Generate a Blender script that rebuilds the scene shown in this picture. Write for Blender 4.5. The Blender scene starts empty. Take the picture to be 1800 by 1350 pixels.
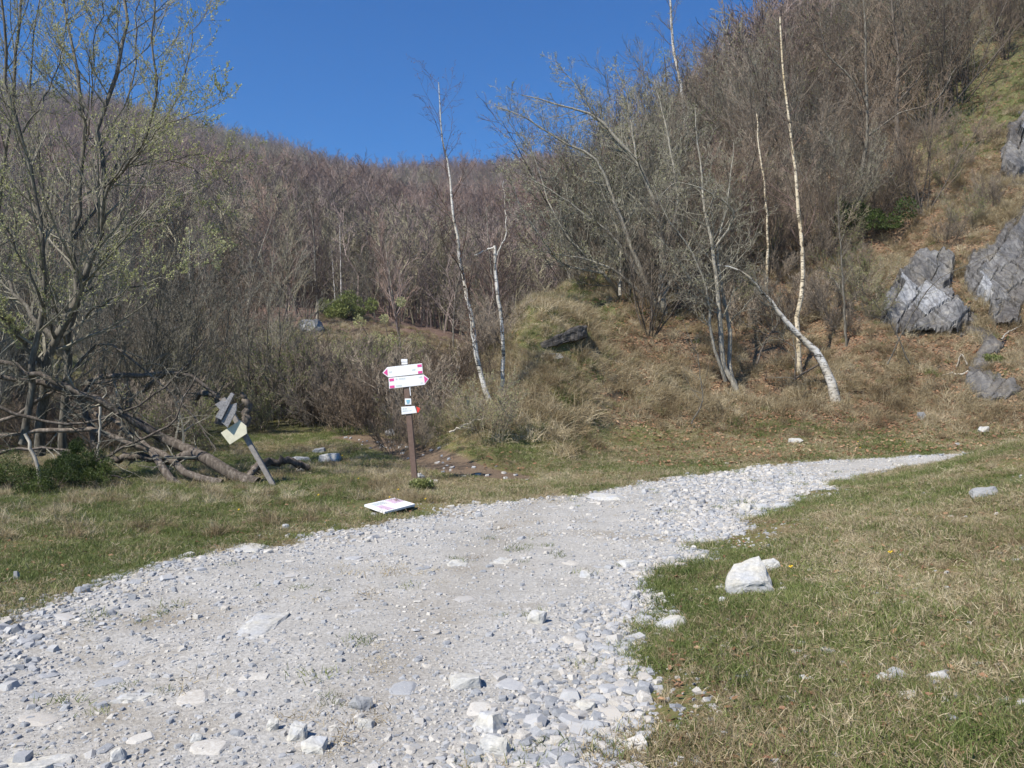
import bpy, bmesh, math, random
import numpy as np
from mathutils import Vector, Matrix, noise as mnoise

# ------------------------------------------------------------------ camera, sky, sun, exposure
SC = bpy.context.scene
COL = SC.collection
CAMZ = 1.5
F = 1400.0            # focal length in photo pixels (1800 wide)
HZ = 685.0            # photo row of the horizon
cam_d = bpy.data.cameras.new('camera')
cam = bpy.data.objects.new('camera', cam_d); COL.objects.link(cam)
cam_d.sensor_width = 36.0; cam_d.lens = F / 1800 * 36.0
cam_d.clip_start = 0.05; cam_d.clip_end = 3000
cam.location = (0, 0, CAMZ)
cam.rotation_euler = (math.radians(90), 0, 0)
cam_d.shift_y = (HZ - 675.0) / 1800.0
SC.camera = cam

SUN_EL = math.radians(50)
SUN_AZ = math.atan2(-0.72, -0.69)          # atan2(x, y) of the direction to the sun
to_sun = Vector((math.sin(SUN_AZ) * math.cos(SUN_EL), math.cos(SUN_AZ) * math.cos(SUN_EL), math.sin(SUN_EL)))
world = bpy.data.worlds.new('World'); SC.world = world; world.use_nodes = True
wn = world.node_tree
bg = wn.nodes['Background']
sky = wn.nodes.new('ShaderNodeTexSky'); sky.sky_type = 'NISHITA'
sky.sun_disc = False; sky.sun_elevation = SUN_EL; sky.sun_rotation = SUN_AZ
sky.altitude = 1200; sky.air_density = 1.15; sky.dust_density = 0.0; sky.ozone_density = 4.0
hs = wn.nodes.new('ShaderNodeHueSaturation'); hs.inputs['Saturation'].default_value = 1.58; hs.inputs['Hue'].default_value = .509; hs.inputs['Value'].default_value = .75
wn.links.new(sky.outputs[0], hs.inputs['Color']); wn.links.new(hs.outputs[0], bg.inputs[0]); bg.inputs[1].default_value = 0.105
sun_d = bpy.data.lights.new('sun', 'SUN'); sun_d.energy = 4.2; sun_d.angle = math.radians(0.5); sun_d.color = (1.0, 0.945, 0.86)
sun = bpy.data.objects.new('sun', sun_d); COL.objects.link(sun)
sun.rotation_euler = to_sun.to_track_quat('Z', 'Y').to_euler()
SC.view_settings.view_transform = 'Standard'; SC.view_settings.look = 'None'
SC.view_settings.exposure = 0.8; SC.view_settings.gamma = 1.0

rng = np.random.default_rng(7)
rnd = random.Random(7)

# ------------------------------------------------------------------ noise + small maths
def vnoise(x, y, seed=0):
    x = np.asarray(x, float); y = np.asarray(y, float)
    xi = np.floor(x); yi = np.floor(y); xf = x - xi; yf = y - yi
    def h(a, b):
        v = np.sin(a * 127.1 + b * 311.7 + seed * 74.7) * 43758.5453
        return v - np.floor(v)
    u = xf * xf * (3 - 2 * xf); v = yf * yf * (3 - 2 * yf)
    a = h(xi, yi); b = h(xi + 1, yi); c = h(xi, yi + 1); d = h(xi + 1, yi + 1)
    return (a * (1 - u) + b * u) * (1 - v) + (c * (1 - u) + d * u) * v
def fbm(x, y, seed=0, octv=4):
    s = 0; a = 0.5; t = 0
    for k in range(octv):
        s = s + a * vnoise(x, y, seed + k * 13); t += a; a *= 0.5; x = x * 2.03 + 5.1; y = y * 2.03 - 3.7
    return s / t
def sstep(a, b, x):
    t = np.clip((x - a) / (b - a), 0, 1); return t * t * (3 - 2 * t)
def norm(v): return v / np.maximum(np.linalg.norm(v, axis=-1, keepdims=True), 1e-9)

# ------------------------------------------------------------------ terrain heights
KPX = np.array([-700, 0, 300, 500, 640, 740, 850, 950, 1100, 1300, 1500, 1650, 1800, 2500], float)
# each row: depth, then height at each of the columns above (p(..) = height that shows at that photo row)
def p(py, d): return CAMZ + d * (HZ - py) / F
def rowp(d, pys): return [d] + [p(v, d) for v in pys]
KROW = [
 [2.0]  + [0, 0, 0, 0, 0, 0, 0, 0, 0, .02, .04, .06, .08, .2],
 [3.2]  + [0, 0, 0, 0, 0, 0, 0, 0, 0, .04, .07, .10, .14, .4],
 [5.0]  + [.03, .02, 0, 0, 0, 0, 0, 0, 0, .06, .15, .22, .30, .8],
 [7.0]  + [.06, .05, .02, 0, 0, 0, 0, 0, 0, .05, .20, .32, .46, 1.2],
 [9.5]  + [.1, .08, .05, .03, .02, 0, 0, 0, 0, .0, .19, .36, .60, 1.6],
 [12.0] + [.1, .08, .06, .05, .04, .02, 0, 0, 0, 0, .06, .34, .69, 1.9],
 [13.5] + [.1, .08, .06, .05, .04, .03, .02, 0, 0, 0, .02, .20, .64, 2.0],
 [15.0] + [.1, .08, .06, .05, .05, .05, .30, .15, .03, .0, .02, .06, .30, 2.0],
 [17.0] + [.1, .10, .08, .08, .10, .25, 1.0, .95, .20, .10, .12, .18, .22, 1.6],
 [19.0] + [.2, .2, .2, .2, .25, .45, 1.70, 2.05, .85, .38, .42, .48, .60, 2.0],
 [21.0] + [.4, .3, .3, .3, .40, .42, 2.15, 3.15, 1.85, .98, 1.10, 1.6, 2.2, 4.0],
 [24.0] + [.8, .6, .5, .5, .50, .40, 2.1, 4.2, 3.5, 2.5, 2.9, 3.6, 4.5, 6.5],
 [28.0] + [1.6, 1.2, 1.0, 1.0, .8, .5, 1.6, 4.5, 5.5, 5.0, 5.6, 6.6, 7.7, 10],
 [34.0] + [3.0, 2.4, 2.0, 1.9, 1.3, .9, 1.3, 3.8, 8.0, 8.7, 9.8, 11.2, 12.8, 16],
 [42.0] + [5.0, 4.0, 3.8, 3.7, 2.8, 2.0, 1.5, 2.8, 9.8, 13.2, 15.5, 17.6, 20.0, 24],
 rowp(55, [600, 590, 580, 565, 570, 590, 610, 600, 460, 245, 125, 30, -60, -200]),
 rowp(75, [520, 520, 520, 510, 525, 545, 560, 560, 520, 260, 110, 0, -100, -300]),
 rowp(110, [430, 440, 450, 455, 470, 485, 500, 500, 500, 320, 150, 20, -80, -300]),
 rowp(170, [310, 340, 365, 390, 410, 420, 430, 425, 430, 400, 250, 120, 0, -200]),
 rowp(260, [194, 256, 296, 340, 364, 362, 365, 355, 370, 380, 330, 250, 150, 0]),
 rowp(380, [104, 178, 230, 286, 322, 330, 332, 320, 330, 350, 350, 330, 300, 200]),
 rowp(450, [140, 200, 250, 300, 340, 350, 355, 355, 360, 370, 370, 350, 330, 250]),
 rowp(800, [450] * 14),
 rowp(1600, [640] * 14),
]
KD = np.array([r[0] for r in KROW]); KZ = np.array([r[1:] for r in KROW])
def pchip(x, xk, yk):
    """monotone cubic along axis 0 of yk"""
    h = np.diff(xk); dl = np.diff(yk, axis=0) / h[:, None]
    m = np.zeros_like(yk)
    same = (dl[:-1] * dl[1:]) > 0
    w1 = (2 * h[1:] + h[:-1])[:, None]; w2 = (h[1:] + 2 * h[:-1])[:, None]
    with np.errstate(divide='ignore', invalid='ignore'):
        mm = (w1 + w2) / (w1 / dl[:-1] + w2 / dl[1:])
    m[1:-1] = np.where(same, mm, 0); m[0] = dl[0]; m[-1] = dl[-1]
    i = np.clip(np.searchsorted(xk, x) - 1, 0, len(xk) - 2)
    t = ((x - xk[i]) / h[i])[:, None]; hh = h[i][:, None]
    return ((1 + 2 * t) * (1 - t) ** 2 * yk[i] + t * (1 - t) ** 2 * hh * m[i]
            + t * t * (3 - 2 * t) * yk[i + 1] + t * t * (t - 1) * hh * m[i + 1])
TD = np.exp(np.linspace(math.log(2.0), math.log(1600), 700))
TP = np.linspace(-700, 2500, 801)
_zt = pchip(np.log(TD), np.log(KD), KZ)                 # depth x keycols
ZT = pchip(TP, KPX, _zt.T.copy()).T                     # depth x px
def base_z(x, y):
    y2 = np.maximum(y, 2.0)
    px = np.clip(900 + F * x / y2, -700, 2499.9)
    a = (np.log(np.minimum(y2, 1599)) - math.log(2.0)) / (math.log(1600) - math.log(2.0)) * 699
    b = (px + 700) / 4.0
    i = np.clip(np.floor(a).astype(int), 0, 698); j = np.clip(np.floor(b).astype(int), 0, 799)
    fa = a - i; fb = b - j
    return (ZT[i, j] * (1 - fa) + ZT[i + 1, j] * fa) * (1 - fb) + (ZT[i, j + 1] * (1 - fa) + ZT[i + 1, j + 1] * fa) * fb
PIT = []       # (cx, cy, ax, ay, depth, angle)
def ground(x, y):
    x = np.asarray(x, float); y = np.asarray(y, float)
    z = base_z(x, y)
    rough = sstep(0.35, 1.8, z) * sstep(12, 20, y)
    rough = rough * (1 + .7 * sstep(5, 9, x) * sstep(18, 21, y))
    z = z + rough * ((fbm(x * .55, y * .55, 3) - .5) * 0.8 + (fbm(x * 2.1, y * 2.1, 9, 3) - .5) * 0.28)
    z = z + sstep(40, 120, y) * (fbm(x * .03, y * .03, 31) - .5) * 9
    z = z + (fbm(x * .9, y * .9, 5, 3) - .5) * 0.07 * sstep(2, 5, y)
    for cx, cy, ax, ay, dep, an in PIT:
        c, s = math.cos(an), math.sin(an)
        u = ((x - cx) * c + (y - cy) * s) / ax; v = (-(x - cx) * s + (y - cy) * c) / ay
        z = z - dep * (1 - sstep(0.5, 1.0, np.sqrt(u * u + v * v)))
    return z
DRAY = np.exp(np.linspace(math.log(2.0), math.log(600), 3000))
def unproj(px, py, dmin=2.0):
    """where the ray through a photo point first meets the ground"""
    u = (px - 900) / F
    z = ground(u * DRAY, DRAY)
    g = HZ - (z - CAMZ) / DRAY * F
    ok = np.where((g <= py) & (DRAY >= dmin))[0]
    i = ok[0] if len(ok) else len(DRAY) - 1
    d = DRAY[i]
    return Vector((u * d, d, float(z[i])))
def at(px, py, d): return Vector(((px - 900) / F * d, d, CAMZ + d * (HZ - py) / F))
# hollow under the little rock ledge on the slope
_c = unproj(975, 608)
_l = unproj(985, 578)
PIT.append((_c.x, _c.y + 0.15, 0.85, 0.6, 0.9, 0.1))
PIT.append((_l.x + .05, _l.y + 0.75, 1.1, 0.5, -0.18, 0.1))
HOLE = [(934, 612), (945, 592), (1000, 574), (1035, 560), (1034, 592), (1000, 606), (962, 632)]

# road and footpath outlines, on the ground
def poly_world(pts): return np.array([[*unproj(a, b)[:2]] for a, b in pts])
ROAD_L = [(-500, 1330), (-200, 1190), (0, 1078), (120, 1035), (250, 990), (400, 962), (520, 955), (600, 935), (700, 912), (800, 893), (900, 880), (1000, 868), (1120, 848), (1300, 824), (1400, 815), (1500, 806), (1620, 800), (1720, 794)]
ROAD_R = [(1600, 822), (1500, 842), (1420, 870), (1340, 905), (1285, 935), (1235, 962), (1190, 1010), (1165, 1060), (1120, 1100), (1100, 1160), (1120, 1230), (1110, 1290), (1060, 1349)]
rl = poly_world(ROAD_L); rr = poly_world(ROAD_R)
ROAD = np.vstack([[[-14, 2.5]], [[-9, 1.5]], rl, [[11.6, 17.2], [26, 19.5], [26, 15.6], [12.0, 14.8], [9.6, 15.0]], rr, [[0.3, 2.2], [0.2, 1.0], [0, -6], [-14, -6]]])
PATHC = poly_world([(900, 838), (850, 832), (800, 822), (765, 812), (735, 800), (700, 787), (665, 778), (640, 770), (610, 768)])
def sd_poly(x, y, P):
    """signed distance, positive inside"""
    x = np.asarray(x, float).ravel(); y = np.asarray(y, float).ravel()
    best = np.full(x.shape, 1e9); ins = np.zeros(x.shape, bool)
    for i in range(len(P)):
        a = P[i]; b = P[(i + 1) % len(P)]; e = b - a
        t = np.clip(((x - a[0]) * e[0] + (y - a[1]) * e[1]) / (e @ e + 1e-12), 0, 1)
        best = np.minimum(best, np.hypot(x - a[0] - t * e[0], y - a[1] - t * e[1]))
        if a[1] != b[1]:
            c = (a[1] > y) != (b[1] > y)
            ins ^= c & (x < (b[0] - a[0]) * (y - a[1]) / (b[1] - a[1]) + a[0])
    return np.where(ins, best, -best)
def d_line(x, y, P):
    best = np.full(np.shape(x), 1e9)
    for i in range(len(P) - 1):
        a = P[i]; b = P[i + 1]; e = b - a
        t = np.clip(((x - a[0]) * e[0] + (y - a[1]) * e[1]) / (e @ e + 1e-12), 0, 1)
        best = np.minimum(best, np.hypot(x - a[0] - t * e[0], y - a[1] - t * e[1]))
    return best
def road_sd(x, y):
    return sd_poly(x, y, ROAD) + (fbm(np.ravel(x) * 1.7, np.ravel(y) * 1.7, 77, 4) - .5) * 0.6
def slope_w(x, y):   # 0 on the flats, 1 on the wooded slope
    return sstep(0.3, 1.2, base_z(x, y)) * sstep(14.5, 17, y)

# ------------------------------------------------------------------ materials
def new_mat(name):
    m = bpy.data.materials.new(name); m.use_nodes = True
    nt = m.node_tree; b = nt.nodes['Principled BSDF']
    b.inputs['Roughness'].default_value = 0.85
    b.inputs['Specular IOR Level'].default_value = 0.25
    return m, nt, b
def N(nt, t, **kw):
    n = nt.nodes.new(t)
    for k, v in kw.items(): setattr(n, k, v)
    return n
def ramp(nt, stops, src=None, interp='LINEAR'):
    r = N(nt, 'ShaderNodeValToRGB'); cr = r.color_ramp; cr.interpolation = interp
    while len(cr.elements) < len(stops): cr.elements.new(0.5)
    for e, (pos, c) in zip(cr.elements, stops): e.position = pos; e.color = (*c, 1)
    if src is not None: nt.links.new(src, r.inputs[0])
    return r
def noise_tex(nt, scale, detail=4, rough=.6, vec=None, lac=2.0):
    n = N(nt, 'ShaderNodeTexNoise'); n.inputs['Scale'].default_value = scale
    n.inputs['Detail'].default_value = detail; n.inputs['Roughness'].default_value = rough
    if vec is not None: nt.links.new(vec, n.inputs['Vector'])
    return n
def mix(nt, fac, a, b, mode='MIX'):
    m = N(nt, 'ShaderNodeMix', data_type='RGBA', blend_type=mode)
    for s, v in ((0, fac), (6, a), (7, b)):
        if isinstance(v, (int, float)): m.inputs[s].default_value = v
        elif isinstance(v, tuple): m.inputs[s].default_value = (*v, 1)
        else: nt.links.new(v, m.inputs[s])
    return m.outputs[2]
def math_n(nt, op, a, b=None, c=None, clamp=False):
    m = N(nt, 'ShaderNodeMath', operation=op, use_clamp=clamp)
    for s, v in enumerate((a, b, c)):
        if v is None: continue
        if isinstance(v, (int, float)): m.inputs[s].default_value = v
        else: nt.links.new(v, m.inputs[s])
    return m.outputs[0]
def bump(nt, b, h, strength=.5, dist=.02):
    n = N(nt, 'ShaderNodeBump'); n.inputs['Strength'].default_value = strength; n.inputs['Distance'].default_value = dist
    nt.links.new(h, n.inputs['Height']); nt.links.new(n.outputs[0], b.inputs['Normal'])
def geo_pos(nt): return N(nt, 'ShaderNodeNewGeometry').outputs['Position']
def obj_pos(nt): return N(nt, 'ShaderNodeTexCoord').outputs['Object']

def bark_mat(name, c1, c2, c3, scale=14, stretch=.25):
    m, nt, b = new_mat(name)
    mp = N(nt, 'ShaderNodeMapping'); mp.inputs['Scale'].default_value = (1, 1, stretch); nt.links.new(obj_pos(nt), mp.inputs[0])
    n = noise_tex(nt, scale, 5, .65, mp.outputs[0]); n2 = noise_tex(nt, 2.2, 3, .5, obj_pos(nt))
    r = ramp(nt, [(.3, c1), (.5, c2), (.72, c3)], n.outputs['Fac'])
    oi = N(nt, 'ShaderNodeObjectInfo')
    v = math_n(nt, 'MULTIPLY_ADD', oi.outputs['Random'], .7, .65)
    k = math_n(nt, 'MULTIPLY_ADD', n2.outputs['Fac'], .5, .72)
    kk = math_n(nt, 'MULTIPLY', v, k)
    cc = N(nt, 'ShaderNodeCombineColor'); [nt.links.new(kk, cc.inputs[i]) for i in range(3)]
    nt.links.new(mix(nt, 1.0, r.outputs[0], cc.outputs[0], 'MULTIPLY'), b.inputs['Base Color'])
    bump(nt, b, n.outputs['Fac'], .6, .01)
    return m
M = {}
M['twig_brown'] = bark_mat('twig_brown', (.085, .062, .044), (.165, .124, .088), (.27, .21, .155), 9, 1)
M['twig_grey'] = bark_mat('twig_grey', (.085, .078, .06), (.175, .162, .125), (.30, .28, .22), 9, 1)
M['twig_pale'] = bark_mat('twig_pale', (.14, .112, .085), (.25, .205, .155), (.40, .34, .265), 9, 1)
M['twig_far'] = bark_mat('twig_far', (.155, .12, .108), (.225, .175, .152), (.31, .255, .225), 3, 1)
M['twig_olive'] = bark_mat('twig_olive', (.15, .135, .09), (.25, .225, .15), (.36, .33, .23), 3, 1)
M['twig_rust'] = bark_mat('twig_rust', (.16, .11, .088), (.24, .165, .13), (.33, .235, .19), 3, 1)
M['twig_red'] = bark_mat('twig_red', (.10, .068, .055), (.17, .115, .095), (.23, .16, .13), 9, 1)
M['bark_grey'] = bark_mat('bark_grey', (.05, .044, .035), (.14, .125, .10), (.29, .27, .22), 22)
M['bark_pale'] = bark_mat('bark_pale', (.09, .08, .062), (.25, .23, .185), (.44, .41, .345), 22)
M['bark_dark'] = bark_mat('bark_dark', (.04, .033, .026), (.10, .082, .065), (.2, .17, .135), 20)
M['dead_wood'] = bark_mat('dead_wood', (.045, .036, .028), (.12, .098, .078), (.27, .235, .195), 26, .12)
M['pale_wood'] = bark_mat('pale_wood', (.22, .19, .15), (.40, .36, .29), (.55, .5, .42), 20, .2)
def birch_mat(name, white, warm):
    m, nt, b = new_mat(name)
    mp = N(nt, 'ShaderNodeMapping'); mp.inputs['Scale'].default_value = (1.3, 1.3, 9); nt.links.new(obj_pos(nt), mp.inputs[0])
    n = noise_tex(nt, 3.2, 4, .62, mp.outputs[0]); n2 = noise_tex(nt, 1.4, 3, .6, obj_pos(nt)); n3 = noise_tex(nt, 7, 4, .7, obj_pos(nt))
    r = ramp(nt, [(.36, (.05, .042, .035)), (.46, white), (.66, white), (.75, warm)], n.outputs['Fac'])
    r2 = ramp(nt, [(.40, (.10, .085, .07)), (.47, (1, 1, 1))], n3.outputs['Fac'])
    r3 = ramp(nt, [(.35, (.75, .68, .55)), (.6, (1, 1, 1))], n2.outputs['Fac'])
    c = mix(nt, .8, r.outputs[0], r2.outputs[0], 'MULTIPLY'); c = mix(nt, 1.0, c, r3.outputs[0], 'MULTIPLY')
    nt.links.new(c, b.inputs['Base Color']); bump(nt, b, n.outputs['Fac'], .4, .006)
    return m
M['birch'] = birch_mat('birch_bark', (.62, .60, .56), (.5, .4, .28))
M['birch_warm'] = birch_mat('birch_bark_golden', (.66, .58, .44), (.45, .3, .16))

def leaf_mat(name, stops, trans=.35, rough=.55):
    m, nt, b = new_mat(name)
    oi = N(nt, 'ShaderNodeObjectInfo'); n = noise_tex(nt, 23, 2, .5, obj_pos(nt)); n0 = noise_tex(nt, .6, 3, .6, geo_pos(nt))
    f = math_n(nt, 'MULTIPLY_ADD', oi.outputs['Random'], .5, math_n(nt, 'MULTIPLY', n.outputs['Fac'], .5))
    f = math_n(nt, 'ADD', f, math_n(nt, 'MULTIPLY_ADD', n0.outputs['Fac'], .9, -.45), clamp=True)
    r = ramp(nt, stops, f)
    nt.links.new(r.outputs[0], b.inputs['Base Color']); b.inputs['Roughness'].default_value = rough
    if trans:
        t = N(nt, 'ShaderNodeBsdfTranslucent'); nt.links.new(r.outputs[0], t.inputs[0])
        ms = N(nt, 'ShaderNodeMixShader'); ms.inputs[0].default_value = trans
        nt.links.new(b.outputs[0], ms.inputs[1]); nt.links.new(t.outputs[0], ms.inputs[2])
        nt.links.new(ms.outputs[0], nt.nodes['Material Output'].inputs[0])
    return m
M['bud'] = leaf_mat('bud_leaf', [(.2, (.22, .26, .08)), (.5, (.36, .38, .15)), (.8, (.5, .5, .27))])
M['catkin'] = leaf_mat('catkin', [(.2, (.45, .45, .3)), (.8, (.6, .6, .45))], 0.2)
M['grass'] = leaf_mat('grass_blade', [(.15, (.07, .10, .025)), (.45, (.14, .178, .05)), (.8, (.25, .27, .10))], .3)
M['straw'] = leaf_mat('straw_blade', [(.15, (.17, .125, .07)), (.45, (.34, .27, .155)), (.8, (.58, .50, .34))], .25)
M['litter'] = leaf_mat('fallen_leaf', [(.15, (.11, .055, .032)), (.4, (.22, .115, .062)), (.65, (.34, .2, .11)), (.9, (.5, .37, .24))], .15)
M['juniper'] = leaf_mat('juniper_needles', [(.2, (.03, .05, .012)), (.5, (.075, .105, .024)), (.85, (.19, .2, .045))], .15)
M['ivy'] = leaf_mat('evergreen_leaf', [(.2, (.03, .055, .012)), (.5, (.07, .10, .02)), (.85, (.14, .17, .05))], .2)
M['fresh'] = leaf_mat('fresh_leaf', [(.2, (.10, .15, .03)), (.5, (.18, .23, .06)), (.85, (.28, .31, .11))], .3)

def stone_mat(name, stops, per_obj=True, fleck=.5):
    m, nt, b = new_mat(name)
    oi = N(nt, 'ShaderNodeObjectInfo')
    v = N(nt, 'ShaderNodeVectorMath', operation='ADD')
    nt.links.new(obj_pos(nt), v.inputs[0])
    cx = N(nt, 'ShaderNodeCombineXYZ'); nt.links.new(math_n(nt, 'MULTIPLY', oi.outputs['Random'], 37.0), cx.inputs[0]); nt.links.new(cx.outputs[0], v.inputs[1])
    n = noise_tex(nt, 7, 6, .65, v.outputs[0]); n2 = noise_tex(nt, 40, 4, .7, v.outputs[0])
    mp = N(nt, 'ShaderNodeMapping'); mp.inputs['Scale'].default_value = (1, 1, 7); mp.inputs['Rotation'].default_value = (.3, .2, 0); nt.links.new(v.outputs[0], mp.inputs[0])
    n3 = noise_tex(nt, 4, 3, .6, mp.outputs[0])
    f = math_n(nt, 'MULTIPLY_ADD', n.outputs['Fac'], .45, math_n(nt, 'MULTIPLY_ADD', oi.outputs['Random'], .62 if per_obj else 0.0, -.08 if per_obj else .25))
    f = math_n(nt, 'MULTIPLY_ADD', n3.outputs['Fac'], .25, math_n(nt, 'SUBTRACT', f, .1), clamp=True)
    r = ramp(nt, stops, f)
    g = ramp(nt, [(.3, (.62, .62, .62)), (.7, (1.12, 1.12, 1.12))], n2.outputs['Fac'])
    nt.links.new(mix(nt, fleck, r.outputs[0], g.outputs[0], 'MULTIPLY'), b.inputs['Base Color'])
    bump(nt, b, n2.outputs['Fac'], .5, .008)
    return m
M['stone'] = stone_mat('gravel_stone', [(.10, (.20, .21, .225)), (.28, (.33, .34, .35)), (.5, (.45, .45, .445)), (.66, (.46, .425, .37)), (.8, (.60, .58, .53)), (.94, (.42, .33, .24))])
M['pale_stone'] = stone_mat('pale_stone', [(.25, (.30, .32, .345)), (.42, (.42, .43, .44)), (.55, (.50, .48, .42)), (.75, (.47, .40, .29))], False, .8)
M['grey_stone'] = stone_mat('grey_stone', [(.2, (.16, .165, .17)), (.5, (.27, .275, .275)), (.8, (.4, .38, .34))], False)
def rock_mat(name, dark, crack=.5):
    m, nt, b = new_mat(name)
    pos = geo_pos(nt)
    mp = N(nt, 'ShaderNodeMapping'); mp.inputs['Rotation'].default_value = (0, math.radians(36), .2); mp.inputs['Scale'].default_value = (3.4, 2, 1.0); nt.links.new(pos, mp.inputs[0])
    s = noise_tex(nt, 2.6, 7, .72, mp.outputs[0]); n = noise_tex(nt, 2.2, 6, .65, pos); n2 = noise_tex(nt, 22, 5, .7, pos)
    r = ramp(nt, [(.3, tuple(.42 * dark * c for c in (1, 1, 1.02))), (.5, tuple(.62 * dark * c for c in (1, 1, 1.02))), (.68, tuple(dark * c for c in (1, 1.0, .98)))], s.outputs['Fac'])
    r2 = ramp(nt, [(.36, (.7, .68, .66)), (.52, (1, 1, 1)), (.7, (1.25, 1.15, .98))], n.outputs['Fac'])
    r3 = ramp(nt, [(.35, (.65, .65, .65)), (.65, (1.1, 1.1, 1.1))], n2.outputs['Fac'])
    c = mix(nt, 1.0, r.outputs[0], r2.outputs[0], 'MULTIPLY'); c = mix(nt, .8, c, r3.outputs[0], 'MULTIPLY')
    tn = ramp(nt, [(0, (.6, .55, .5)), (.45, (.95, .92, .87)), (.8, (1.15, 1.14, 1.12)), (1, (1.9, 1.95, 2.0))], N(nt, 'ShaderNodeAttribute', attribute_name='tone').outputs['Fac'])
    c = mix(nt, 1.0, c, tn.outputs[0], 'MULTIPLY')
    vd = N(nt, 'ShaderNodeTexVoronoi', feature='DISTANCE_TO_EDGE'); vd.inputs['Scale'].default_value = 1.5
    mq = N(nt, 'ShaderNodeMapping'); mq.inputs['Rotation'].default_value = (0, math.radians(36), .2); mq.inputs['Scale'].default_value = (4.2, 1.2, .75); nt.links.new(pos, mq.inputs[0])
    mw = N(nt, 'ShaderNodeVectorMath', operation='MULTIPLY_ADD'); nt.links.new(n.outputs['Color'], mw.inputs[0]); mw.inputs[1].default_value = (.5, .5, .5); nt.links.new(mq.outputs[0], mw.inputs[2]); nt.links.new(mw.outputs[0], vd.inputs['Vector'])
    ck = ramp(nt, [(0, (.18, .17, .16)), (.035, (.6, .6, .6)), (.07, (1, 1, 1))], vd.outputs['Distance'])
    c = mix(nt, crack, c, ck.outputs[0], 'MULTIPLY')
    nt.links.new(c, b.inputs['Base Color'])
    h = math_n(nt, 'ADD', s.outputs['Fac'], math_n(nt, 'MULTIPLY', n2.outputs['Fac'], .4)); h = math_n(nt, 'MULTIPLY_ADD', ck.outputs[0], crack, h); bump(nt, b, h, .8, .03)
    b.inputs['Roughness'].default_value = .6
    return m
M['rock'] = rock_mat('layered_rock', .24)
M['slab'] = rock_mat('smooth_rock', .25, .12)

def flat_mat(name, c, rough=.6, var=.12, scale=9, metal=0):
    m, nt, b = new_mat(name)
    n = noise_tex(nt, scale, 5, .65, obj_pos(nt))
    r = ramp(nt, [(.3, tuple(v * (1 - var) for v in c)), (.7, tuple(min(1, v * (1 + var)) for v in c))], n.outputs['Fac'])
    nt.links.new(r.outputs[0], b.inputs['Base Color']); b.inputs['Roughness'].default_value = rough; b.inputs['Metallic'].default_value = metal
    bump(nt, b, n.outputs['Fac'], .15, .003)
    return m

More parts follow.
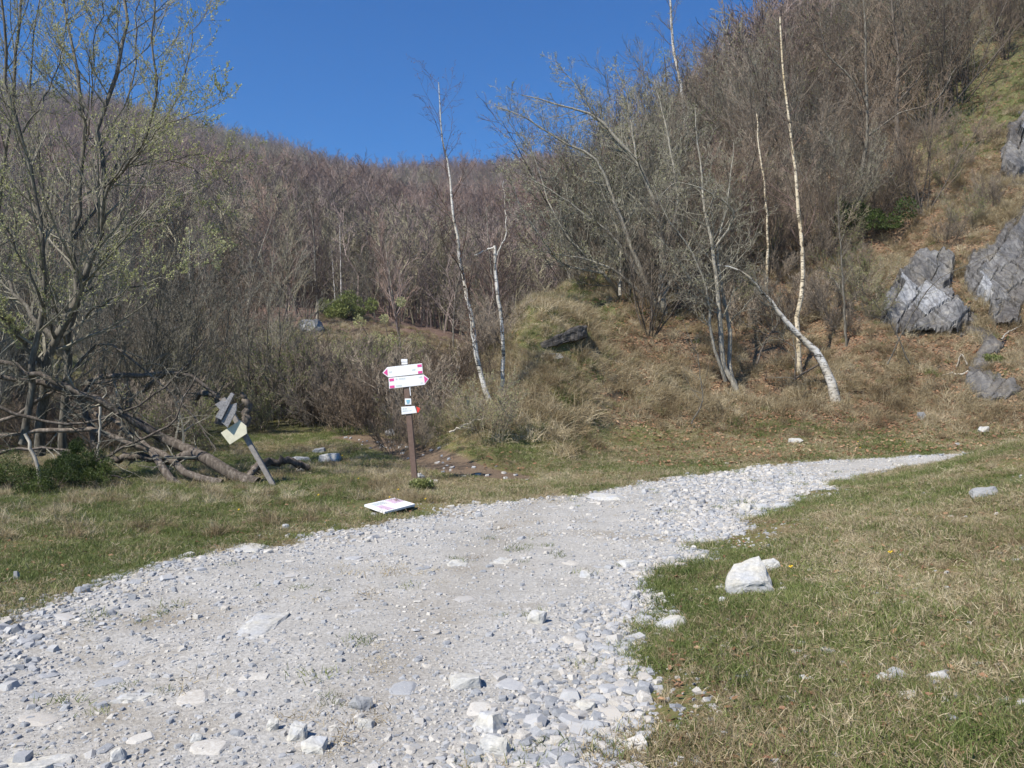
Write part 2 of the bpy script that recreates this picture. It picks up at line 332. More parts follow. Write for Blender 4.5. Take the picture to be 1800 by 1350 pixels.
# ------------------------------------------------------------------ ground material
def ground_mat():
    m, nt, b = new_mat('ground_soil')
    pos = geo_pos(nt)
    def attr(n): return N(nt, 'ShaderNodeAttribute', attribute_name=n).outputs['Fac']
    nA = noise_tex(nt, 3.0, 6, .65, pos); nB = noise_tex(nt, 38, 5, .7, pos); nC = noise_tex(nt, .7, 5, .6, pos); nD = noise_tex(nt, 11, 5, .7, pos)
    # gravel
    wv = N(nt, 'ShaderNodeVectorMath', operation='MULTIPLY_ADD'); nt.links.new(nD.outputs['Color'], wv.inputs[0]); wv.inputs[1].default_value = (.12, .12, .0); nt.links.new(pos, wv.inputs[2])
    vo = N(nt, 'ShaderNodeTexVoronoi'); vo.inputs['Scale'].default_value = 57; vo.inputs['Detail'].default_value = 2; nt.links.new(wv.outputs[0], vo.inputs['Vector'])
    vs = N(nt, 'ShaderNodeSeparateColor'); nt.links.new(vo.outputs['Color'], vs.inputs[0])
    vc = ramp(nt, [(.0, (.28, .28, .275)), (.4, (.38, .375, .36)), (.75, (.48, .46, .42)), (1, (.58, .57, .54))], vs.outputs[0])
    dust = ramp(nt, [(.35, (.27, .25, .215)), (.55, (.345, .325, .285)), (.7, (.40, .385, .355))], nA.outputs['Fac'])
    fine = ramp(nt, [(.3, (.7, .7, .7)), (.7, (1.1, 1.1, 1.1))], nB.outputs['Fac'])
    gm = ramp(nt, [(.42, (0, 0, 0)), (.6, (1, 1, 1))], nC.outputs['Fac'])
    grav = mix(nt, math_n(nt, 'MULTIPLY_ADD', gm.outputs[0], .4, .35), dust.outputs[0], vc.outputs[0])
    grav = mix(nt, 1.0, grav, fine.outputs[0], 'MULTIPLY')
    gp = ramp(nt, [(.52, (0, 0, 0)), (.66, (1, 1, 1))], nC.outputs['Fac'])
    grav = mix(nt, math_n(nt, 'MULTIPLY', gp.outputs[0], .7), grav, (.22, .185, .13))
    sb = ramp(nt, [(.42, (0, 0, 0)), (.62, (1, 1, 1))], math_n(nt, 'MULTIPLY_ADD', attr('strip'), .45, math_n(nt, 'MULTIPLY', nA.outputs['Fac'], .6)))
    grav = mix(nt, math_n(nt, 'MULTIPLY', math_n(nt, 'MULTIPLY', sb.outputs[0], attr('strip')), .28), grav, (.22, .185, .135))
    # turf
    turf = ramp(nt, [(.30, (.085, .062, .038)), (.42, (.16, .125, .07)), (.52, (.12, .13, .045)), (.63, (.22, .18, .10)), (.75, (.3, .24, .15))], nD.outputs['Fac'])
    turf2 = ramp(nt, [(.35, (.7, .8, .6)), (.65, (1.2, 1.05, .95))], nA.outputs['Fac'])
    tf = mix(nt, 1.0, turf.outputs[0], turf2.outputs[0], 'MULTIPLY')
    # leaf litter
    lit = ramp(nt, [(.3, (.048, .035, .022)), (.45, (.125, .087, .053)), (.58, (.2, .142, .088)), (.72, (.33, .26, .17))], nB.outputs['Fac'])
    green = ramp(nt, [(.32, (.045, .05, .022)), (.5, (.10, .11, .04)), (.68, (.20, .185, .085))], nB.outputs['Fac'])
    far = ramp(nt, [(.35, (.075, .052, .042)), (.65, (.16, .105, .08))], nC.outputs['Fac'])
    def edge(a, src, k=1.4):
        return math_n(nt, 'MULTIPLY_ADD', math_n(nt, 'SUBTRACT', src, .5), k, a, )
    c = tf
    c = mix(nt, ramp(nt, [(.4, (0, 0, 0)), (.6, (1, 1, 1))], edge(attr('litter'), nA.outputs['Fac'])).outputs[0], c, lit.outputs[0])
    c = mix(nt, ramp(nt, [(.42, (0, 0, 0)), (.62, (1, 1, 1))], edge(attr('green'), nD.outputs['Fac'])).outputs[0], c, green.outputs[0])
    c = mix(nt, attr('far'), c, far.outputs[0])
    c = mix(nt, ramp(nt, [(.4, (0, 0, 0)), (.6, (1, 1, 1))], edge(attr('soil'), nD.outputs['Fac'], 1.0)).outputs[0], c, mix(nt, .55, (.12, .088, .062), lit.outputs[0]))
    c = mix(nt, ramp(nt, [(.42, (0, 0, 0)), (.58, (1, 1, 1))], edge(attr('road'), nD.outputs['Fac'], .8)).outputs[0], c, grav)
    nt.links.new(c, b.inputs['Base Color'])
    h = math_n(nt, 'ADD', math_n(nt, 'MULTIPLY', vo.outputs['Distance'], -.3), math_n(nt, 'MULTIPLY', nB.outputs['Fac'], 1.3))
    bump(nt, b, h, .7, .012)
    b.inputs['Roughness'].default_value = .95
    return m

# ------------------------------------------------------------------ mesh helpers
def np_mesh(name, V, faces, mats, smooth=False, midx=None):
    """faces: list of int arrays (n,3) or (n,4)"""
    me = bpy.data.meshes.new(name)
    V = np.asarray(V, np.float32)
    me.vertices.add(len(V)); me.vertices.foreach_set('co', V.ravel())
    loops = np.concatenate([f.ravel() for f in faces]).astype(np.int32)
    sizes = np.concatenate([np.full(len(f), f.shape[1], np.int32) for f in faces])
    starts = np.concatenate([[0], np.cumsum(sizes)[:-1]]).astype(np.int32)
    me.loops.add(len(loops)); me.loops.foreach_set('vertex_index', loops)
    me.polygons.add(len(sizes)); me.polygons.foreach_set('loop_start', starts); me.polygons.foreach_set('loop_total', sizes)
    if midx is not None: me.polygons.foreach_set('material_index', np.concatenate(midx).astype(np.int32))
    me.polygons.foreach_set('use_smooth', np.full(len(sizes), smooth, bool))
    me.update(calc_edges=True)
    for m in (mats if isinstance(mats, (list, tuple)) else [mats]): me.materials.append(m)
    return me
def link(name, me, parent=None, loc=None):
    o = bpy.data.objects.new(name, me); COL.objects.link(o)
    if parent is not None: o.parent = parent
    if loc is not None: o.location = loc
    return o
def tag(o, label=None, cat=None, group=None, kind=None):
    if label: o['label'] = label
    if cat: o['category'] = cat
    if group: o['group'] = group
    if kind: o['kind'] = kind
    return o
def tubes(P, R, k):
    """P (B,m,3), R (B,m) -> verts, quads"""
    B, m, _ = P.shape
    T = np.empty_like(P); T[:, 1:-1] = P[:, 2:] - P[:, :-2]; T[:, 0] = P[:, 1] - P[:, 0]; T[:, -1] = P[:, -1] - P[:, -2]
    T = norm(T)
    ref = np.tile(np.array([[0.31, 0.87, 0.11]]), (B, 1)); ref[np.abs(T[:, 0] @ np.array([0.31, .87, .11])) > .8] = (0.9, -.2, .3)
    A = norm(ref[:, None, :] - (ref[:, None, :] * T).sum(-1, keepdims=True) * T); C = np.cross(T, A)
    an = np.arange(k) / k * 2 * math.pi
    V = P[:, :, None, :] + R[:, :, None, None] * (np.cos(an)[None, None, :, None] * A[:, :, None, :] + np.sin(an)[None, None, :, None] * C[:, :, None, :])
    V = V.reshape(-1, 3)
    b = (np.arange(B) * m * k)[:, None, None]; i = (np.arange(m - 1) * k)[None, :, None]; j = np.arange(k)[None, None, :]; j2 = (j + 1) % k
    Q = np.stack([b + i + j, b + i + j2, b + i + k + j2, b + i + k + j], -1).reshape(-1, 4)
    return V, Q
class MB:
    def __init__(s): s.V = []; s.F = []; s.I = []; s.n = 0
    def add(s, V, Fc, mi=0):
        s.V.append(np.asarray(V, float)); s.F.append(np.asarray(Fc) + s.n); s.I.append(np.full(len(Fc), mi)); s.n += len(V)
    def tube(s, P, R, k, mi=0):
        if len(P): s.add(*tubes(P, R, k), mi)
    def mesh(s, name, mats, smooth=False, origin=None):
        V = np.concatenate(s.V)
        if origin is not None: V = V - np.array(origin)
        return np_mesh(name, V, s.F, mats, smooth, s.I)
def leaves_at(mb, C, D, size, rg, mi, wide=.45):
    """small pointed leaves at C pointing about D"""
    n = len(C)
    if not n: return
    D = norm(D + rg.normal(0, .5, (n, 3))); S = norm(np.cross(D, rg.normal(0, 1, (n, 3))))
    L = (size * rg.uniform(.6, 1.3, n))[:, None]; W = L * wide
    V = np.stack([C, C + D * L * .5 + S * W * .5, C + D * L, C + D * L * .5 - S * W * .5], 1).reshape(-1, 3)
    mb.add(V, np.arange(n * 4).reshape(n, 4), mi)
def kids(P, R, L, rg, count, t0=.2, t1=1., ang=45, lr=.45, m=4, up=.1, wig=.12, rr=.6, rend=.25, shrink=.5, rmin=.002, bias=None):
    B, n, _ = P.shape
    if B == 0 or count < 1: return np.zeros((0, m, 3)), np.zeros((0, m)), np.zeros(0)
    t = t0 + (t1 - t0) * (np.arange(count)[None] + rg.uniform(0, 1, (B, count))) / count
    a = np.clip(t, 0, .999) * (n - 1); i = np.floor(a).astype(int); f = (a - i)[..., None]
    bi = np.arange(B)[:, None]
    pos = P[bi, i] * (1 - f) + P[bi, i + 1] * f; T = norm(P[bi, i + 1] - P[bi, i])
    rad = R[bi, i] * (1 - f[..., 0]) + R[bi, i + 1] * f[..., 0]
    rv = rg.normal(0, 1, T.shape)
    if bias is not None: rv = rv + np.array(bias)
    Nn = norm(rv - (rv * T).sum(-1, keepdims=True) * T)
    an = np.radians(ang) * rg.uniform(.6, 1.4, (B, count, 1))
    D = np.cos(an) * T + np.sin(an) * Nn
    ln = L[:, None] * lr * (1 - shrink * (t - t0) / max(t1 - t0, 1e-6)) * rg.uniform(.55, 1.25, (B, count))
    K = B * count
    D = D.reshape(K, 3); pos = pos.reshape(K, 3); ln = ln.reshape(K)
    C = np.empty((K, m, 3)); C[:, 0] = pos; d = D
    for s in range(1, m):
        d = norm(d + rg.normal(0, wig, (K, 3)) + np.array([0, 0, up]))
        C[:, s] = C[:, s - 1] + d * (ln / (m - 1))[:, None]
    r0 = np.maximum(np.minimum(rad.reshape(K) * rr, ln * .03 + .004), rmin)
    RR = r0[:, None] * np.linspace(1, rend, m)[None]
    return C, np.maximum(RR, rmin * .55), ln
def resample(pts, m, wig=0.0, rg=None):
    """smooth curve through points"""
    A = np.array([[*q] for q in pts], float)
    if len(A) == 2: A = np.vstack([A[0], (A[0] + A[1]) / 2, A[1]])
    s = np.concatenate([[0], np.cumsum(np.linalg.norm(np.diff(A, axis=0), axis=1))])
    out = pchip(np.linspace(0, s[-1], m), s, A)
    if wig and rg is not None: out[1:-1] += rg.normal(0, wig, (m - 2, 3))
    return out, s[-1]

# ------------------------------------------------------------------ terrain sheet
def build_ground():
    pxs = np.concatenate([np.linspace(-2600, -320, 40), np.arange(-300, 2101, 6.0), np.linspace(2140, 4400, 40)])
    ys = np.concatenate([np.linspace(-40, 1.6, 30), np.exp(np.arange(math.log(2), math.log(12), .009)), np.exp(np.arange(math.log(12), math.log(42), .0052)),
                         np.exp(np.arange(math.log(42), math.log(460), .018)), np.exp(np.linspace(math.log(470), math.log(680), 10))])
    nx, ny = len(pxs), len(ys)
    S = np.sqrt(np.maximum(ys, 0) ** 2 + np.where(ys < 2, 9 * (1 - np.clip(ys / 2, 0, 1)) + 0, 0) + 4 * (ys < 2) * (np.abs(ys) * 10))
    X = ((pxs - 900) / F)[None, :] * np.maximum(S, 2.0)[:, None]; Y = np.repeat(ys[:, None], nx, 1)
    Z = ground(X, Y)
    x = X.ravel(); y = Y.ravel()
    V = np.stack([x, y, Z.ravel()], 1)
    i = np.arange(ny - 1)[:, None] * nx; j = np.arange(nx - 1)[None]
    Q = np.stack([i + j, i + j + 1, i + nx + j + 1, i + nx + j], -1).reshape(-1, 4)
    me = np_mesh('ground', V, [Q], ground_mat(), True)
    near = (y < 45)
    road = np.zeros(len(x)); road[near] = sstep(-.35, .35, road_sd(x[near], y[near]))
    dp = np.full(len(x), 9.0); dp[near] = d_line(x[near], y[near], PATHC)
    soil = np.clip(1 - dp / .7, 0, 1) * 1.1
    strip = np.clip(1 - d_line(x, y, poly_world([(930, 885), (880, 950), (800, 1020), (745, 1090), (700, 1170), (640, 1300)])) / .55, 0, 1)
    px = 900 + F * x / np.maximum(y, 2)
    sl = slope_w(x, y)
    lit = litter_w(x, y); gr = green_w(x, y)
    far = sstep(34, 60, y) * 1.0
    for nme, a in (('road', road), ('soil', soil), ('litter', lit), ('green', gr), ('far', far), ('strip', strip)):
        at_ = me.attributes.new(nme, 'FLOAT', 'POINT'); at_.data.foreach_set('value', a.astype(np.float32))
    o = link('ground', me); tag(o, kind='structure')
    return o
def litter_w(x, y):
    px = 900 + F * x / np.maximum(y, 2)
    sl = slope_w(x, y)
    w = sl * sstep(960, 1130, px) * (.14 + 1.2 * fbm(x * .45, y * .45, 51, 3))
    w = w + .25 * sstep(14, 17, y) * sstep(1050, 1250, px) * fbm(x * .7, y * .7, 17, 3)
    w = w + .35 * sstep(28, 36, y) * sstep(1000, 1150, px) * (1 - sstep(1500, 1750, px))
    w = w * (1 - .5 * sstep(1620, 1760, px) * sstep(22, 25, y))
    return w + .2 * fbm(x * .9, y * .9, 23, 3)
def green_w(x, y):
    px = 900 + F * x / np.maximum(y, 2)
    n = fbm(x * .6, y * .6, 61, 4)
    w = .10 + .75 * n
    w = w * (1 - .55 * slope_w(x, y) * sstep(1050, 1200, px))
    w = w + .35 * sstep(22, 25, y) * (px > 880) * (1 - sstep(1040, 1120, px))          # mossy top of the spur
    w = w + .85 * sstep(31, 36, y) * sstep(1560, 1680, px) * (1 - sstep(2000, 2100, px))  # grass slope top right
    w = w + .10 * (1 - sstep(600, 800, px)) * (y > 6) * (y < 40)
    return w * (1 - .7 * sstep(36, 60, y) * (px < 1000))
build_ground()

# ------------------------------------------------------------------ scattering of stuff (instances on points inside ONE object)
def normals(x, y, e=.12):
    zx = (ground(x + e, y) - ground(x - e, y)) / (2 * e); zy = (ground(x, y + e) - ground(x, y - e)) / (2 * e)
    return norm(np.stack([-zx, -zy, np.ones_like(zx)], -1))
def eulers(Nz, yaw):
    ref = np.stack([np.cos(yaw), np.sin(yaw), np.zeros_like(yaw)], -1)
    X = norm(ref - (ref * Nz).sum(-1, keepdims=True) * Nz); Y = np.cross(Nz, X)
    return np.stack([np.arctan2(Y[:, 2], Nz[:, 2]), np.arcsin(np.clip(-X[:, 2], -1, 1)), np.arctan2(X[:, 1], X[:, 0])], -1)
def scatter(name, P, rot, scl, idx, sources, kind='stuff'):
    me = bpy.data.meshes.new(name)
    me.vertices.add(len(P)); me.vertices.foreach_set('co', np.asarray(P, np.float32).ravel())
    a = me.attributes.new('rot', 'FLOAT_VECTOR', 'POINT'); a.data.foreach_set('vector', np.asarray(rot, np.float32).ravel())
    if np.ndim(scl) == 1: scl = np.repeat(np.asarray(scl)[:, None], 3, 1)
    a = me.attributes.new('scl', 'FLOAT_VECTOR', 'POINT'); a.data.foreach_set('vector', np.asarray(scl, np.float32).ravel())
    a = me.attributes.new('pick', 'INT', 'POINT'); a.data.foreach_set('value', np.asarray(idx, np.int32))
    o = link(name, me); tag(o, kind=kind)
    c = bpy.data.collections.new(name + '_kinds')
    for k, sm in enumerate(sources):
        so = bpy.data.objects.new('%s_kind_%02d' % (name, k), sm); c.objects.link(so)
    g = bpy.data.node_groups.new(name + '_spread', 'GeometryNodeTree')
    g.interface.new_socket('Geometry', in_out='INPUT', socket_type='NodeSocketGeometry'); g.interface.new_socket('Geometry', in_out='OUTPUT', socket_type='NodeSocketGeometry')
    gi = g.nodes.new('NodeGroupInput'); go = g.nodes.new('NodeGroupOutput')
    ci = g.nodes.new('GeometryNodeCollectionInfo'); ci.inputs['Collection'].default_value = c; ci.inputs['Separate Children'].default_value = True; ci.inputs['Reset Children'].default_value = True
    iop = g.nodes.new('GeometryNodeInstanceOnPoints'); iop.inputs['Pick Instance'].default_value = True
    def na(nm, t):
        n = g.nodes.new('GeometryNodeInputNamedAttribute'); n.data_type = t; n.inputs['Name'].default_value = nm
        return [s for s in n.outputs if s.enabled and s.name == 'Attribute'][0]
    e2r = g.nodes.new('FunctionNodeEulerToRotation')
    g.links.new(na('rot', 'FLOAT_VECTOR'), e2r.inputs[0]); g.links.new(e2r.outputs[0], iop.inputs['Rotation'])
    g.links.new(na('scl', 'FLOAT_VECTOR'), iop.inputs['Scale']); g.links.new(na('pick', 'INT'), iop.inputs['Instance Index'])
    g.links.new(ci.outputs[0], iop.inputs['Instance']); g.links.new(gi.outputs[0], iop.inputs['Points']); g.links.new(iop.outputs[0], go.inputs[0])
    md = o.modifiers.new('spread', 'NODES'); md.node_group = g
    return o
def sample(n, d0, d1, power=1.0, px0=-160, px1=1960, rg=rng):
    """points over the visible ground, density falling as depth**-power"""
    e = 2 - power
    u = rg.uniform(0, 1, n)
    d = (d0 ** e + u * (d1 ** e - d0 ** e)) ** (1 / e) if abs(e) > 1e-6 else d0 * (d1 / d0) ** u
    px = rg.uniform(px0, px1, n)
    return (px - 900) / F * d, d, px

# stones
def hull_mesh(name, rg, mat, n=16, flat=.5, sub=0, disp=0.0, size=(1, 1, 1)):
    bm = bmesh.new()
    for _ in range(n):
        if _ < 8: v = Vector(((_ & 1) * 2 - 1, (_ >> 1 & 1) * 2 - 1, (_ >> 2 & 1) * 2 - 1)); v = Vector((v.x * rg.uniform(.45, .85), v.y * rg.uniform(.45, .85), v.z * rg.uniform(.5, .9))); v.x *= 1 if v.z < 0 else rg.uniform(.55, .95); v.y *= 1 if v.z < 0 else rg.uniform(.5, .9)
        else:
            v = Vector(rg.normal(0, 1, 3)).normalized() * rg.uniform(.8, 1.0)
            v.z = max(-.85, min(.8, v.z))
        bm.verts.new((v.x * size[0], v.y * size[1], v.z * flat * size[2]))
    r = bmesh.ops.convex_hull(bm, input=bm.verts)
    bmesh.ops.delete(bm, geom=[e for e in r['geom_interior'] if isinstance(e, bmesh.types.BMVert)], context='VERTS')
    if sub:
        bmesh.ops.bevel(bm, geom=list(bm.edges), offset=.05 * min(size), segments=1, affect='EDGES')
        bmesh.ops.triangulate(bm, faces=list(bm.faces))
        bmesh.ops.subdivide_edges(bm, edges=list(bm.edges), cuts=sub, use_grid_fill=True)
        off = Vector(rg.uniform(-50, 50, 3)); ms = 1 / max(max(size), 1e-3)
        for v in bm.verts:
            q = v.co * 2.6 * ms + off
            v.co += v.co.normalized() * disp * (mnoise.fractal(q, .8, 2, 4))
    me = bpy.data.meshes.new(name); bm.to_mesh(me); bm.free(); me.materials.append(mat)
    return me
srg = np.random.default_rng(21)
stone_kinds = [hull_mesh('gravel_stone', srg, M['stone'], int(srg.integers(9, 18)), srg.uniform(.22, .55), size=(srg.uniform(.8, 1.2), srg.uniform(.55, .9), 1)) for _ in range(14)]
def gravel():
    x, y, px = sample(250000, 2.7, 22, 1.5)
    sd = road_sd(x, y)
    coarse = sstep(.42, .62, fbm(x * .8, y * .8, 90, 3))
    track = sstep(-.1, .9, x - .15 * y + .2) * sstep(0, .8, 2.4 + .25 * y - x)       # loose stones in the right wheel track
    edge = 1 - sstep(.1, .9, sd)
    w = .25 + .55 * np.maximum(coarse * .55, np.maximum(track * .9, edge * .8)) ; w = w * sstep(-.25, .1, sd); w = np.maximum(w, (sd < 0) * (y < 9) * (x > 0) * .16 * sstep(.5, .62, fbm(x * 1.1, y * 1.1, 181, 3)) + (sd < 0) * (sd > -.7) * .12)
    keep = rng.uniform(0, 1, len(x)) < w
    x, y, sd, tr = x[keep], y[keep], sd[keep], np.maximum(track, edge * .6)[keep]
    s = np.exp(rng.normal(math.log(.0105), .55, len(x))) * (.85 + tr * (.9 + .75 * (1 - sstep(3.5, 6.5, y)))) * (1 + sstep(5, 14, y) * .15)
    s = np.where(sd < -.1, s * .55, s); s = np.clip(s, .005, .085)
    n = normals(x, y); n = norm(n + rng.normal(0, .16, n.shape))
    P = np.stack([x, y, ground(x, y) + s * .12], -1)
    scatter('gravel', P, eulers(n, rng.uniform(0, 6.28, len(x))), s * 1.0, rng.integers(0, 14, len(x)), stone_kinds)
gravel()

# grass, straw, litter
PANELXY = np.array([[*unproj(a, b)[:2]] for a, b in [(640.4, 893.6), (693.9, 879.7), (729.7, 892.6), (676, 905.5)]])
def tuft(name, mat, n, h, spread, lean, width, rg, droop=0.0, mats=None):
    mb = MB()
    base = np.zeros((n, 3)); base[:, :2] = rg.normal(0, spread, (n, 2))
    az = rg.uniform(0, 6.283, n); L = h * rg.uniform(.45, 1.15, n); le = np.abs(rg.normal(lean, lean * .5, n))
    d0 = np.stack([np.cos(az) * np.sin(le), np.sin(az) * np.sin(le), np.cos(le)], -1)
    g = np.array([0, -droop * .6, -droop])
    P = [base]; d = norm(d0)
    for s in range(3):
        P.append(P[-1] + d * (L / 3)[:, None]); d = norm(d + g * (.5 + s * .6) + rg.normal(0, .12, (n, 3)) + d0 * [.25, .25, 0])
    P = np.stack(P, 1)
    W = norm(np.cross(d0, rg.normal(0, 1, (n, 3)))) * width
    ws = [1, .85, .55, .08]
    V = np.stack([P[:, i] + sgn * W * ws[i] * .5 for i in range(4) for sgn in (-1, 1)], 1).reshape(-1, 3)
    b = (np.arange(n) * 8)[:, None]
    Q = np.concatenate([b + np.array([[0, 1, 3, 2]]), b + np.array([[2, 3, 5, 4]]), b + np.array([[4, 5, 7, 6]])])
    mb.add(V, Q, 0)
    return mb.mesh(name, [mat], True)
grg = np.random.default_rng(5)
green_k = [tuft('grass_tuft', M['grass'], 50, .05, .05, .65, .0036, grg, .08) for _ in range(4)]
dry_k = [tuft('dry_tuft', M['straw'], 60, .046, .055, 1.1, .0028, grg, .12) for _ in range(4)]
tus_k = [tuft('tussock', M['straw'], 90, .34, .07, .6, .0075, grg, .38) for _ in range(4)]
gtus_k = [tuft('green_tussock', M['grass'], 60, .17, .07, .55, .008, grg, .15) for _ in range(3)]
def leaf_mesh(name, rg):
    mb = MB(); w = rg.uniform(.2, .32); c = rg.uniform(.1, .35)
    V = np.array([[-.5, 0, 0], [-.15, -w, c * .5], [.3, -w * .7, c * .7], [.55, 0, c * .3], [.3, w * .7, c * .5], [-.15, w, c * .8], [0, 0, 0.02]])
    mb.add(V, np.array([[0, 1, 6], [1, 2, 6], [2, 3, 6], [3, 4, 6], [4, 5, 6], [5, 0, 6]]), 0)
    return mb.mesh(name, [M['litter']])
leaf_k = [leaf_mesh('fallen_leaf', grg) for _ in range(5)]

def grass():
    # near short turf, both banks and the verge
    x, y, px = sample(125000, 2.7, 22, 1.2)
    sd = road_sd(x, y); dp = d_line(x, y, PATHC)
    g = green_w(x, y); u = rng.uniform(0, 1, len(x))
    bare = fbm(x * 1.3, y * 1.3, 140, 4)
    ok = (sd < .02 + .12 * (rng.uniform(0, 1, len(x)) - .6)) & (dp > .35 + .4 * rng.uniform(0, 1, len(x))) & (u < np.maximum(sstep(.37, .55, bare) * .97, .42 * ((x < 0) | (y > 12.5))))
    ok |= (sd >= .02) & (u < .012) & (bare > .52)
    ok &= u < (1 - .35 * slope_w(x, y))
    x, y, px, g = x[ok], y[ok], px[ok], g[ok]
    green = rng.uniform(0, 1, len(x)) < np.clip((g - .33) * 2.4, .22, .74)
    pn = PANELXY.mean(0); far_ = np.hypot(x - pn[0], y - pn[1]) > .62; x, y, px, g = x[far_], y[far_], px[far_], g[far_]
    green = rng.uniform(0, 1, len(x)) < np.clip((g - .33) * 2.4, .22, .74)
    n = norm(normals(x, y) * .5 + np.array([0, 0, .5]) + rng.normal(0, .14, (len(x), 3)))
    hgt = rng.uniform(.55, 1.25, len(x)) * (.8 + .6 * fbm(x * 2, y * 2, 44, 2)) * (1 + sstep(8, 15, y) * .3)
    P = np.stack([x, y, ground(x, y) - .004], -1); E = eulers(n, rng.uniform(0, 6.28, len(x)))
    o = scatter('grass', P[green], E[green], hgt[green], rng.integers(0, 4, green.sum()), green_k); tag(o, 'short green spring grass on the banks and verge', 'grass')
    d = ~green
    o = scatter('dry_grass', P[d], E[d], hgt[d] * 1.05, rng.integers(0, 4, d.sum()), dry_k); tag(o, 'matted dry straw-coloured grass among the green', 'dry grass')
    # tussocks on the slope and in patches on the right bank
    x, y, px = sample(62000, 14.5, 60, 1.0, px0=560)
    sw = slope_w(x, y); u = rng.uniform(0, 1, len(x))
    w = sw * (.35 + .9 * sstep(.32, .6, fbm(x * .8, y * .8, 150, 4))) * (1 - .6 * np.clip(litter_w(x, y), 0, 1))
    w = w * (1 - .6 * sstep(34, 45, y))
    ok = u < w
    keepr = rng.uniform(0, 1, len(x)) < .4
    for r in ROCKPOLY + [HOLE]: ok &= (sd_poly(px, HZ - (ground(x, y) - CAMZ) / y * F, np.array(r, float)) < 6) | (keepr if r is not HOLE and r is not ROCKPOLY[2] else False)
    x1, y1 = x[ok], y[ok]
    x, y, px = sample(2200, 3.4, 14, 1.2, px0=1150)
    ok = (road_sd(x, y) < -.15) & (fbm(x * 1.5, y * 1.5, 150, 3) > .52); x2, y2 = x[ok], y[ok]
    x, y, px = sample(2200, 7, 20, 1.2, px1=760)
    ok = (road_sd(x, y) < -.6) & (fbm(x * 1.1, y * 1.1, 152, 3) > .47) & (d_line(x, y, PATHC) > .8); x3, y3 = x[ok], y[ok]
    cl = []
    for a, b, m_ in [(985, 745, 9), (1010, 720, 8), (960, 765, 7), (1275, 715, 7), (1350, 722, 7), (1255, 735, 5), (1160, 640, 6), (1095, 660, 6), (1210, 690, 5), (1470, 640, 5), (1530, 700, 5), (1590, 650, 6), (1040, 640, 6), (1130, 700, 6), (1420, 700, 4), (930, 700, 6), (1640, 690, 5), (940, 560, 6), (1560, 400, 6), (1500, 470, 6), (1620, 380, 6), (1700, 330, 6), (1450, 560, 5)]:
        q = unproj(a, b); cl += [(q.x + rng.normal(0, .28), q.y + rng.normal(0, .28)) for _ in range(m_)]
    cl = np.array(cl); x1 = np.concatenate([x1, cl[:, 0]]); y1 = np.concatenate([y1, cl[:, 1]]); ncl = len(cl)
    x = np.concatenate([x1, x2, x3]); y = np.concatenate([y1, y2, y3])
    s = np.concatenate([rng.uniform(.5, 1.1, len(x1)) * (1 + .3 * sstep(.5, .7, fbm(x1, y1, 8, 2))), rng.uniform(.15, .33, len(x2)), rng.uniform(.35, .7, len(x3))])
    s[len(x1) - ncl:len(x1)] = rng.uniform(1.1, 1.7, ncl)
    n = norm(np.array([0, 0, 1.]) * .7 + normals(x, y) * .5 + rng.normal(0, .1, (len(x), 3)))
    yaw = rng.normal(0, .5, len(x))
    green = rng.uniform(0, 1, len(x)) < np.clip(green_w(x, y) * 1.1 - .22, .06, .8)
    P = np.stack([x, y, ground(x, y) - .01], -1); E = eulers(n, yaw)
    o = scatter('tussocks', P[~green], E[~green], s[~green], rng.integers(0, 4, (~green).sum()), tus_k); tag(o, 'bleached straw tussocks drooping down the slope', 'dry grass')
    o = scatter('green_tussocks', P[green], E[green], s[green], rng.integers(0, 3, green.sum()), gtus_k); tag(o, 'fresh green tufts between the straw tussocks', 'grass')
    # fallen leaves
    x, y, px = sample(150000, 14, 45, 1.1, px0=800)
    u = rng.uniform(0, 1, len(x)); ok = u < np.clip(litter_w(x, y) * 1.7 - .15, 0, .97) * (road_sd(x, y) < -.2)
    for r in ROCKPOLY: ok &= (sd_poly(px, HZ - (ground(x, y) - CAMZ) / y * F, np.array(r, float)) < 0) | (u < .02)
    xa, ya = x[ok], y[ok]
    x, y, px = sample(13000, 3, 20, 1.4); u = rng.uniform(0, 1, len(x))
    ok = (road_sd(x, y) < -.12) & (u < .3 + 1.1 * sstep(.45, .62, fbm(x * 1.2, y * 1.2, 171, 3))); xb, yb = x[ok], y[ok]
    x = np.concatenate([xa, xb]); y = np.concatenate([ya, yb])
    n = norm(normals(x, y) + rng.normal(0, .35, (len(x), 3)))
    s = rng.uniform(.05, .10, len(x)); s[len(xa):] = rng.uniform(.02, .05, len(xb))
    P = np.stack([x, y, ground(x, y) + rng.uniform(.01, .05, len(x)) * (s / .07)], -1)
    o = scatter('fallen_leaves', P, eulers(n, rng.uniform(0, 6.28, len(x))), s, rng.integers(0, 5, len(x)), leaf_k); tag(o, 'reddish brown leaf litter on the slope', 'fallen leaves')

